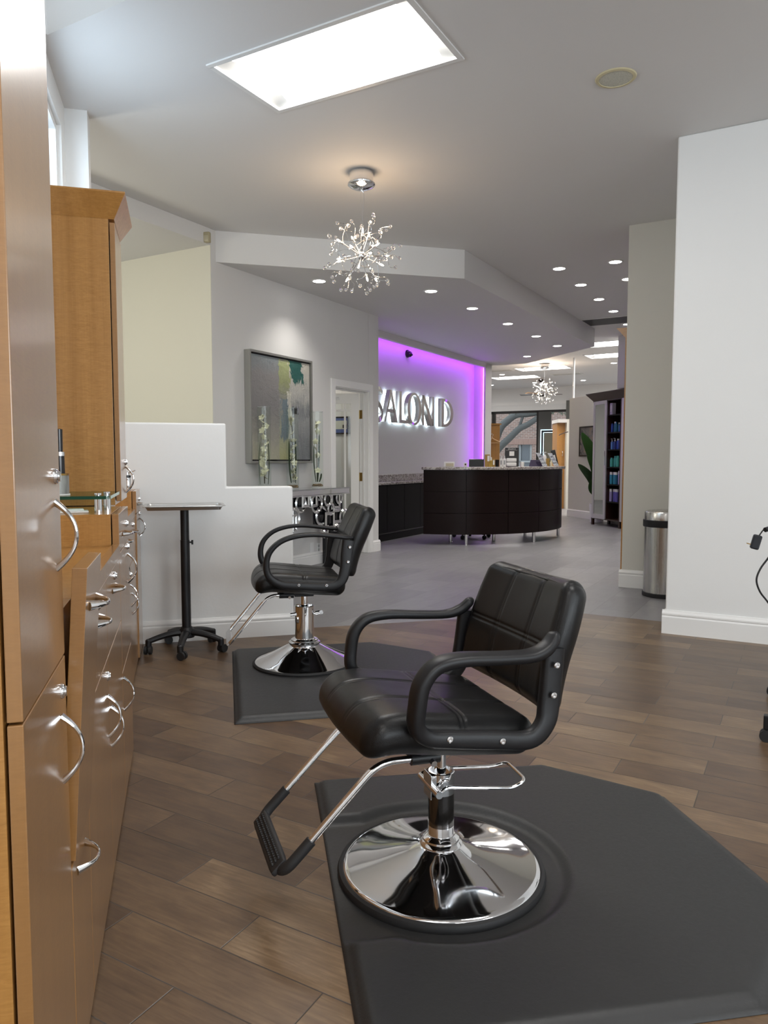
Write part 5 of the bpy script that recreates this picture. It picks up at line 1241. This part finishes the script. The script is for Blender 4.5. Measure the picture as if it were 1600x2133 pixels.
# picture on the partition
T = thing('framed_picture', 'dark framed abstract picture hanging on the beige partition behind the plant', 'picture', (0,0,0), AR)
s0, s1 = 12.62, 13.62; q0 = inA(hit(1208, 889, NA_T, 7.95)); q1 = inA(hit(1208, 951, NA_T, 7.95)); s1 = q0[1]; s0 = s1 - .75
pz0_, pz1_ = q1[2], q0[2]
fb = MB(); w = .03; x0, x1 = 7.935, 7.968
fb.box(x0, s0, pz0_, x1, s0 + w, pz1_); fb.box(x0, s1 - w, pz0_, x1, s1, pz1_); fb.box(x0, s0 + w, pz0_, x1, s1 - w, pz0_ + w); fb.box(x0, s0 + w, pz1_ - w, x1, s1 - w, pz1_); fb.build('frame', M['frame_dark'], T, smooth=False)
a2 = mat('dark_abstract_canvas', (.2,.2,.19), .6); t = NT(a2); t.link(t.ramp(t.noise(t.coords(scale=(6,6,6)), 1, 6, .7, 1), [(.35, (.05,.045,.04)), (.5, (.20,.19,.18)), (.62, (.30,.22,.13)), (.7, (.45,.45,.43))]), t.b.inputs['Base Color'])
MB().box(x0 + .008, s0 + w, pz0_ + w, x1, s1 - w, pz1_ - w).build('canvas', a2, T, smooth=False)

# tall wooden tower against the beige column
T = thing('wooden_tower', 'edge of a tall wooden tower with a flared crown beside the beige column', 'cabinet', (0,0,0), DR)
TM, TE0, TE1 = -1.515, 7.285, 7.70
MB().box(TM, TE0, 0, -1.10, TE1, 2.35).build('body', M['wood'], T, smooth=False, bevel=.002)
f = .085; lo = [(TM, TE0, 2.35), (-1.10, TE0, 2.35), (-1.10, TE1, 2.35), (TM, TE1, 2.35)]; hi = [(TM - f, TE0, 2.445), (-1.10, TE0, 2.445), (-1.10, TE1 + f, 2.445), (TM - f, TE1 + f, 2.445)]
MB().add(lo + hi, [(3,2,1,0), (4,5,6,7)] + [(i, (i+1) % 4, 4 + (i+1) % 4, 4 + i) for i in range(4)]).build('crown', M['wood'], T, smooth=False)
for z in (.7, 1.0, 1.3, 1.6, 1.9, 2.2): MB().lathe([(.006, .0), (.006, .004), (0, .005)], 10, M=Matrix.Translation((TM - .0, TE0 + .02, z)) @ Matrix.Rotation(R(-90), 4, 'Y')).build('peg', M['brass'], T)

# trash can
q = hz(1385, 1248, 0); p = D(-1.045, 6.86)
T = thing('trash_can', 'tall brushed steel trash can with a black band beside the white wall', 'trash can', (p.x, p.y, 0)); r = .178
MB().lathe([(r + .006, 0), (r + .008, .004), (r + .008, .034), (r + .002, .038), (0, .038)], 56).build('base', M['rubber'], T)
st = mat('can_steel', (.60,.59,.57), .24, 1); t = NT(st); n_ = t.noise(t.coords(scale=(60,60,1.2)), 1, 3); t.bump(n_, .12, .003); t.link(t.math('ADD', t.math('MULTIPLY', n_, .2), .16), t.b.inputs['Roughness'])
MB().lathe([(r, .036), (r, .645), (0, .645)], 56).build('body', st, T)
MB().lathe([(r + .010, .615), (r + .012, .62), (r + .012, .672), (r + .008, .676), (0, .676)], 56).build('band', M['black'], T)
MB().lathe([(r + .002, .674), (r + .002, .738), (r - .004, .750), (r - .03, .757), (r*.5, .762), (0, .763)], 56).build('lid', st, T)

# rolling tray stand by the low wall
p = hz(380, 1342, 0); T = thing('tray_stand', 'rolling black tray stand with a steel tray in front of the low white wall', 'tray stand', (-1.245, 4.60, 0), R(15.4))
for k in range(5):
    a = R(-105 + 72*k + 5); c, s_ = math.cos(a), math.sin(a); rr = .232
    P = smoothpath([(0, 0, .115), (.08*c, .08*s_, .115), (.16*c, .16*s_, .10), (rr*c, rr*s_, .078)], 5); n = len(P)
    b = MB(); b.sweep(P, [.030 - .012*i/n for i in range(n)], [.022 - .006*i/n for i in range(n)], seg=12); b.lathe([(.019, .045), (.019, .085), (.012, .092), (0, .093)], 16, (rr*c, rr*s_, 0)); lg = b.build('leg', M['black'], T)
    w = MB(); ca = a + 1.2; cx, cy = rr*c + .012*math.cos(ca), rr*s_ + .012*math.sin(ca)
    for sg in (1, -1):
        o1 = Vector((cx, cy, .0262)) + Vector((-math.sin(ca), math.cos(ca), 0))*sg*.006; o2_ = Vector((cx, cy, .0262)) + Vector((-math.sin(ca), math.cos(ca), 0))*sg*.022; w.cyl(o1, o2_, .0255, seg=22)
    w.cyl((cx, cy, .03), (rr*c, rr*s_, .06), .010); w.build('caster', M['rubber'], lg)
MB().lathe([(.048, .085), (.05, .10), (.046, .135), (.034, .15), (0, .15)], 28).build('hub', M['black'], T)
MB().lathe([(.0275, .14), (.0285, .20), (.0285, .70), (0, .70)], 28).build('pole', M['black'], T)
MB().lathe([(.0262, .70), (.0262, .895), (0, .895)], 28).build('pole', M['black'], T)
kb = MB(); kb.cyl((.026, -.002, .685), (.048, -.004, .685), .005); kb.cyl((.044, -.004, .671), (.044, -.004, .699), .006); kb.build('knob', M['black'], T)
tr = MB(); w, d = .232, .165
def rr_(w, d, r, n=6):
    out = []
    for cx, cy, a0 in ((w - r, d - r, 0), (-w + r, d - r, 90), (-w + r, -d + r, 180), (w - r, -d + r, 270)):
        for i in range(n + 1): a = R(a0 + 90*i/n); out.append((cx + r*math.cos(a), cy + r*math.sin(a)))
    return out
L1, L2, L3, L4 = rr_(w - .018, d - .018, .02), rr_(w - .002, d - .002, .028), rr_(w + .012, d + .012, .035), rr_(w - .02, d - .02, .02)
n = len(L1); vs = [(x, y, .897) for x, y in L1] + [(x, y, .920) for x, y in L2] + [(x, y, .921) for x, y in L3] + [(x, y, .9185) for x, y in L3] + [(x, y, .9185) for x, y in rr_(w - .004, d - .004, .028)] + [(x, y, .8955) for x, y in rr_(w - .0165, d - .0165, .02)]
fs = [tuple(range(n))] + [(k*n + i, k*n + (i+1) % n, (k+1)*n + (i+1) % n, (k+1)*n + i) for k in range(5) for i in range(n)] + [tuple(range(6*n - 1, 5*n - 1, -1))]
tr.add(vs, fs); tr.build('tray', M['steel_tray'] if 'steel_tray' in M else M['steel'], T, ang=50)

# rolling cart at the right edge, with its plug hanging over the side
T = thing('rolling_cart', 'black rolling trolley cut off by the right edge of the photo', 'trolley', D(-.115, 3.47), DR)
MB().box(0, 0, .055, .36, .035, .115).build('base_rail', M['black'], T, smooth=False, bevel=.004); MB().box(0, .70, .055, .36, .735, .115).build('base_rail', M['black'], T, smooth=False, bevel=.004); MB().box(.16, .035, .06, .20, .70, .11).build('base_rail', M['black'], T, smooth=False)
for x, y in ((.015, .018), (.345, .018), (.015, .718), (.345, .718)):
    w = MB(); w.cyl((x - .004, y - .02, .0262), (x - .004, y - .004, .0262), .0255); w.cyl((x - .004, y + .004, .0262), (x - .004, y + .02, .0262), .0255); w.cyl((x, y, .03), (x, y, .06), .009); w.build('caster', M['rubber'], T)
MB().box(.165, .34, .11, .195, .37, .86).build('post', M['black'], T, smooth=False)
MB().box(-.005, .18, .858, .36, .56, .875).build('shelf', M['black'], T, smooth=False, bevel=.004)
pa = hy(1581, 1110, 3.45); q = D(-.115, 3.47); lx, ly, _ = inD(Vector((pa.x, pa.y, 0))); 
hk = MB(); hk.sweep([(.02, .30, .885), (-.012, .27, .892), (-.03, .25, .886)], .011, .011); hk.build('hook', M['black'], T)
pl = thing('power_plug', 'black power adapter with a dangling cord hanging from the trolley at the right edge', 'power adapter', hy(1575, 1129, 3.40), R(-20))
MB().box(-.019, -.016, -.034, .019, .016, .034, Matrix.Rotation(R(14), 4, 'Y')).build('adapter', mat('slate_plastic', (.02,.024,.032), .35), pl, smooth=False, bevel=.007)
MB().box(-.036, -.006, -.018, -.018, .006, -.014, Matrix.Rotation(R(14), 4, 'Y')).build('prong', M['brass'], pl, smooth=False)
MB().tube(smoothpath([(.012, .0, .03), (.035, .01, .06), (.06, .02, .045)], 5), .003, 6).build('cord', M['rubber'], pl)
P = [hy(u, v, 3.40) - Vector(pl.location) for u, v in ((1608, 1150), (1600, 1163), (1584, 1185), (1576, 1208), (1583, 1232), (1598, 1252), (1612, 1272))]
P = [Matrix.Rotation(R(20), 3, 'Z') @ q for q in P]
MB().tube(smoothpath(P, 5), .0042, 6).build('cord', M['rubber'], pl)

# ================================================================== far room furniture
def far_box(name, label, cat, u0, u1, vt, y, depth, m, z0=0):
    a, b = hy(u0, vt, y), hy(u1, vt, y); T = thing(name, label, cat, ((a.x + b.x)/2, y, 0)); w = (b.x - a.x)/2
    MB().box(-w, 0, z0, w, depth, a.z).build('body', M[m], T, smooth=False, bevel=.004); return T, w, a.z
T, w, h = far_box('wardrobe', 'orange wooden robe cabinet between the sign wall and the far window', 'cabinet', 1016, 1041.5, 885, 16.6, .45, 'wood')
MB().box(-w - .02, -.03, h, w + .03, .47, h + .03).build('crown', M['wood'], T, smooth=False)
p = hy(1026, 917, 16.5); T = thing('coat_hanger', 'wooden coat hanger hanging on the orange robe cabinet', 'hanger', (p.x, 16.53, p.z))
k = 16.5/FPX
hg_ = MB(); hg_.sweep(smoothpath([(-9*k, 0, -3*k), (-3*k, 0, 2.5*k), (0, 0, 4*k), (5*k, 0, 1*k), (16*k, 0, -4*k)], 5), .02, .013); hg_.build('shoulder', mat('pale_beech', (.62,.40,.2), .4), T)
MB().cyl((-8*k, 0, -5.5*k), (15*k, 0, -5.5*k), .009).build('bar', mat('pale_beech_bar', (.62,.40,.2), .4), T)
MB().tube(smoothpath([(0, 0, 4*k), (0, 0, 8*k), (1.5*k, 0, 11*k), (-.5*k, 0, 13.5*k), (-2*k, 0, 11.5*k)], 5), .005, 6).build('hook', M['chrome_soft'], T)
T, w, h = far_box('station_cabinet', 'orange wooden station cabinet in a pale surround left of the beige partition', 'cabinet', 1161, 1179, 881, 18.2, .5, 'wood')
a = hy(1178, 873, 18.0); b = hy(1189, 873, 18.0); ww = b.x - a.x
MB().box(w - .02, -.18, 0, w + ww, .5, a.z).build('surround', mat('pale_laminate', (.66,.65,.58), .4), T, smooth=False)
MB().box(-w - .02, -.18, h, w - .02, .5, a.z).build('surround', M['wall'], T, smooth=False)
for z in (.9, 1.35): bow_handle((0, 0, 0)).build('handle', M['chrome'], T, (w*.3, -.0, z), R(-90))
p = hy(1175, 903, 17.6); T = thing('coat_hanger', 'wooden hanger sticking out from the pale surround beside the beige partition', 'hanger', (p.x, 17.72, p.z)); k = 17.6/FPX
MB().sweep(smoothpath([(-8*k, 0, -3*k), (0, 0, .5*k), (11*k, 0, 4*k)], 4), .018, .011).build('shoulder', M['wenge'], T)
MB().tube([(4*k, .02, 2*k), (5*k, .06, 4*k), (5*k, .10, 4*k)], .004, 6).build('hook', M['chrome_soft'], T)
# curtain
cu = MB(); a = inD(he(1180, 834, WE - .1)); b = inD(he(1190.5, 834, WE - .1)); n = 40; ztop = a[2]; vs = []
for i in range(n + 1):
    q = i/n; x = a[0] + (b[0] - a[0])*q; y = WE - .12 + .03*math.sin(q*34)
    vs += [(x, y, .3), (x, y, ztop), (x, y + .01, .3), (x, y + .01, ztop)]
cu.add(vs, [(4*i, 4*i + 4, 4*i + 5, 4*i + 1) for i in range(n)] + [(4*i + 2, 4*i + 3, 4*i + 7, 4*i + 6) for i in range(n)]); o = cu.build('curtain', mat('grey_curtain', (.42,.42,.40), .8), rz=DR); tag(o, 'grey gathered curtain at the right end of the far window', 'curtain')
# lit mirror standing before the window
q0 = he(1126.5, 895, 20.9); q1 = he(1166, 895, 20.9); a, b = inD(q0), inD(q1); zt = a[2]
T = thing('lit_mirror', 'tall mirror with a pale blue light frame standing before the far window', 'mirror', (0,0,0), DR)
MB().box(a[0], 20.9, .75, b[0], 20.95, zt).build('panel', M['gloss_black'], T, smooth=False)
MB().box(a[0] + .11, 20.892, .86, b[0] - .11, 20.898, zt - .11).build('glass', mat('mirror_glass', (.35,.34,.28), .03, 1), T, smooth=False)
fr = MB()
for i, w in ((0, .02), (.08, .014)):
    fr.box(a[0] + i, 20.885, .75 + i, a[0] + i + w, 20.899, zt - i); fr.box(b[0] - i - w, 20.885, .75 + i, b[0] - i, 20.899, zt - i); fr.box(a[0] + i + w, 20.885, zt - i - w, b[0] - i - w, 20.899, zt - i)
fr.build('light_frame', emit('pale_blue_led', (.55,.85,1), 2.2), T, smooth=False)
MB().box(a[0], 20.96, 0, a[0] + .06, 21.02, .78).build('leg', M['frame_dark'], T, smooth=False); MB().box(b[0] - .06, 20.96, 0, b[0], 21.02, .78).build('leg', M['frame_dark'], T, smooth=False)
p0, p1 = inD(he(1121.5, 860, WE - .05)), inD(he(1148, 860, WE - .05))
T = thing('window_shade', 'dark grey pulled shade behind the lit mirror at the far window', 'shade', (0,0,0), DR)
MB().box(p0[0], WE - .02, .6, p1[0], WE - .01, 2.62).build('cloth', mat('charcoal_shade', (.07,.07,.068), .8), T, smooth=False)

# ================================================================== outside: brick building and tree
brk = mat('brick', (.3,.2,.16), .85); t = NT(brk)
bt = t.n.new('ShaderNodeTexBrick'); bt.inputs['Scale'].default_value = 1; bt.inputs['Brick Width'].default_value = .21; bt.inputs['Row Height'].default_value = .072; bt.inputs['Mortar Size'].default_value = .007
bt.inputs['Color1'].default_value = (.30,.185,.145,1); bt.inputs['Color2'].default_value = (.20,.13,.11,1); bt.inputs['Mortar'].default_value = (.42,.38,.34,1)
sp = t.n.new('ShaderNodeSeparateXYZ'); cb = t.n.new('ShaderNodeCombineXYZ'); tc = t.n.new('ShaderNodeTexCoord'); t.link(tc.outputs['Object'], sp.inputs[0]); t.link(sp.outputs[0], cb.inputs[0]); t.link(sp.outputs[2], cb.inputs[1]); t.link(cb.outputs[0], bt.inputs['Vector']); t.link(bt.outputs[0], t.b.inputs['Base Color'])
BE = 30.0
T = thing('brick_building', 'brick building across the street seen through the far window', 'building', (0,0,0), DR)
ow0, ow1 = inD(he(1079, 926, BE))[0], inD(he(1108, 926, BE))[0]; oz = inD(he(1090, 926, BE))[2]
b = MB(); b.box(-24, BE, 0, ow0, BE + .4, 9); b.box(ow1, BE, 0, 6, BE + .4, 9); b.box(ow0, BE, oz, ow1, BE + .4, 9); b.build('wall', brk, T, smooth=False)
b = MB(); n = 26
for i in range(n): x = ow0 - .5 + (ow1 - ow0 + .9)*i/n; b.box(x, BE - .03, oz, x + (ow1 - ow0 + .9)/n*.86, BE - .0, oz + .24)
b.build('lintel', mat('soldier_brick', (.34,.22,.18), .85), T, smooth=False)
MB().box(ow0, BE + .15, 0, ow1, BE + .2, oz).build('window', mat('shop_glass', (.10,.115,.13), .12), T, smooth=False)
b = MB(); b.box(ow0, BE + .08, 0, ow0 + .1, BE + .15, oz); b.box(ow1 - .1, BE + .08, 0, ow1, BE + .15, oz); b.box(ow0, BE + .08, oz - .75, ow1, BE + .15, oz - .68); b.build('window_frame', mat('grey_window_frame', (.35,.37,.37), .5), T, smooth=False)
g = MB(); g.box(-26, WE + .2, -.06, 8, BE + 1, -.02); o = g.build('pavement', mat('concrete', (.42,.41,.39), .9), rz=DR, smooth=False); struct(o)
T = thing('tree', 'thick grey branching tree limb outside the far window', 'tree', (0,0,0)); TE = 25.5
def tp(u, v): return he(u, v, TE)
bark = mat('grey_bark', (.12,.125,.12), .9, bump=(14, .6, .03))
k = 26.5/FPX
r1 = [tp(*q) for q in ((1000, 1010), (1022, 960), (1040, 933), (1062, 912), (1082, 893), (1100, 884), (1124, 868))]
MB().sweep(smoothpath(r1, 5), [x*k for x in [9 - 3.5*i/30 for i in range(31)]], [x*k for x in [9 - 3.5*i/30 for i in range(31)]], seg=12).build('trunk', bark, T)
r2 = [tp(*q) for q in ((1020, 955), (1040, 896), (1058, 876), (1076, 864), (1100, 862), (1125, 858))]
MB().sweep(smoothpath(r2, 5), [x*k for x in [9 - 3*i/25 for i in range(26)]], [x*k for x in [9 - 3*i/25 for i in range(26)]], seg=12).build('limb', bark, T)
r3 = [tp(*q) for q in ((1080, 893), (1085, 880), (1089, 868))]; MB().sweep(smoothpath(r3, 4), .05, .05, seg=10).build('limb', bark, T)
r4 = [tp(1003, 1005), Vector((tp(1000, 1010).x - .15, tp(1000, 1010).y, -.05))]; MB().sweep(r4, .2, .2, seg=12).build('trunk', bark, T)
b = MB(); rg = random.Random(11)
for i in range(500):
    c = tp(rg.uniform(1060, 1200), rg.uniform(835, 862)) + Vector((0, rg.uniform(-.5, .8), 0)); s_ = rg.uniform(.04, .09); d = Vector((rg.uniform(-1, 1), rg.uniform(-1, 1), rg.uniform(-1, 1))).normalized(); e = d.orthogonal().normalized()
    b.add([c, c + d*s_ + e*s_*.35, c + d*s_*2, c + d*s_ - e*s_*.35], [(0,1,2,3)])
o = b.build('foliage', mat('grey_green_leaves', (.07,.09,.055), .7), T, smooth=False)

# ================================================================== light, sky, camera
def area(name, loc, aim, sx, sy, e, col):
    L = bpy.data.lights.new(name, 'AREA'); L.shape = 'RECTANGLE'; L.size = sx; L.size_y = sy; L.energy = e; L.color = col
    o = bpy.data.objects.new(name, L); C.objects.link(o); o.location = loc; o.rotation_euler = (Vector(aim) - Vector(loc)).to_track_quat('-Z', 'Y').to_euler(); return o
for t in (1.75, 4.45, 7.15): area('window_daylight', A(t, -5.25, 1.85), A(t, 0, 4.6), 2.2, 2.0, 80, (.90,.95,1))
area('high_window_daylight', A(-.85, 4.22, 2.8), A(2, 4.22, 3.6), .75, 1.1, 15, (.70,.84,1))
L = bpy.data.lights.new('office_light', 'POINT'); L.energy = 18; L.shadow_soft_size = .25; L.color = (1, .95, .86); o = bpy.data.objects.new('office_light', L); C.objects.link(o); o.location = D(-6.3, 7.6, 2.3)
L = bpy.data.lights.new('alcove_light', 'POINT'); L.energy = 45; L.shadow_soft_size = .3; L.color = (1, .95, .80); o = bpy.data.objects.new('alcove_light', L); C.objects.link(o); o.location = A(-2.2, 6.3, 2.2)
W = bpy.data.worlds.new('World'); bpy.context.scene.world = W; W.use_nodes = True
W.node_tree.nodes['Background'].inputs[0].default_value = (.82,.90,1,1); W.node_tree.nodes['Background'].inputs[1].default_value = 1.6
cam = bpy.data.cameras.new('Camera'); co_ = bpy.data.objects.new('Camera', cam); C.objects.link(co_); co_.location = CAM
co_.rotation_euler = (R(90) - PITCH, 0, 0); cam.sensor_fit = 'VERTICAL'; cam.sensor_height = 36; cam.sensor_width = 36; cam.lens = 36*FPX/2133; cam.clip_start = .02; cam.clip_end = 200
S = bpy.context.scene; S.camera = co_
S.view_settings.view_transform = 'Standard'; S.view_settings.look = 'None'; S.view_settings.gamma = 1; S.view_settings.exposure = EXPOSURE
S.view_settings.use_curve_mapping = False
S.cycles.max_bounces = 10; S.cycles.diffuse_bounces = 5; S.cycles.glossy_bounces = 5; S.cycles.transmission_bounces = 8; S.cycles.transparent_max_bounces = 12
S.cycles.caustics_reflective = False; S.cycles.caustics_refractive = False; S.cycles.sample_clamp_indirect = 6; S.cycles.use_denoising = True
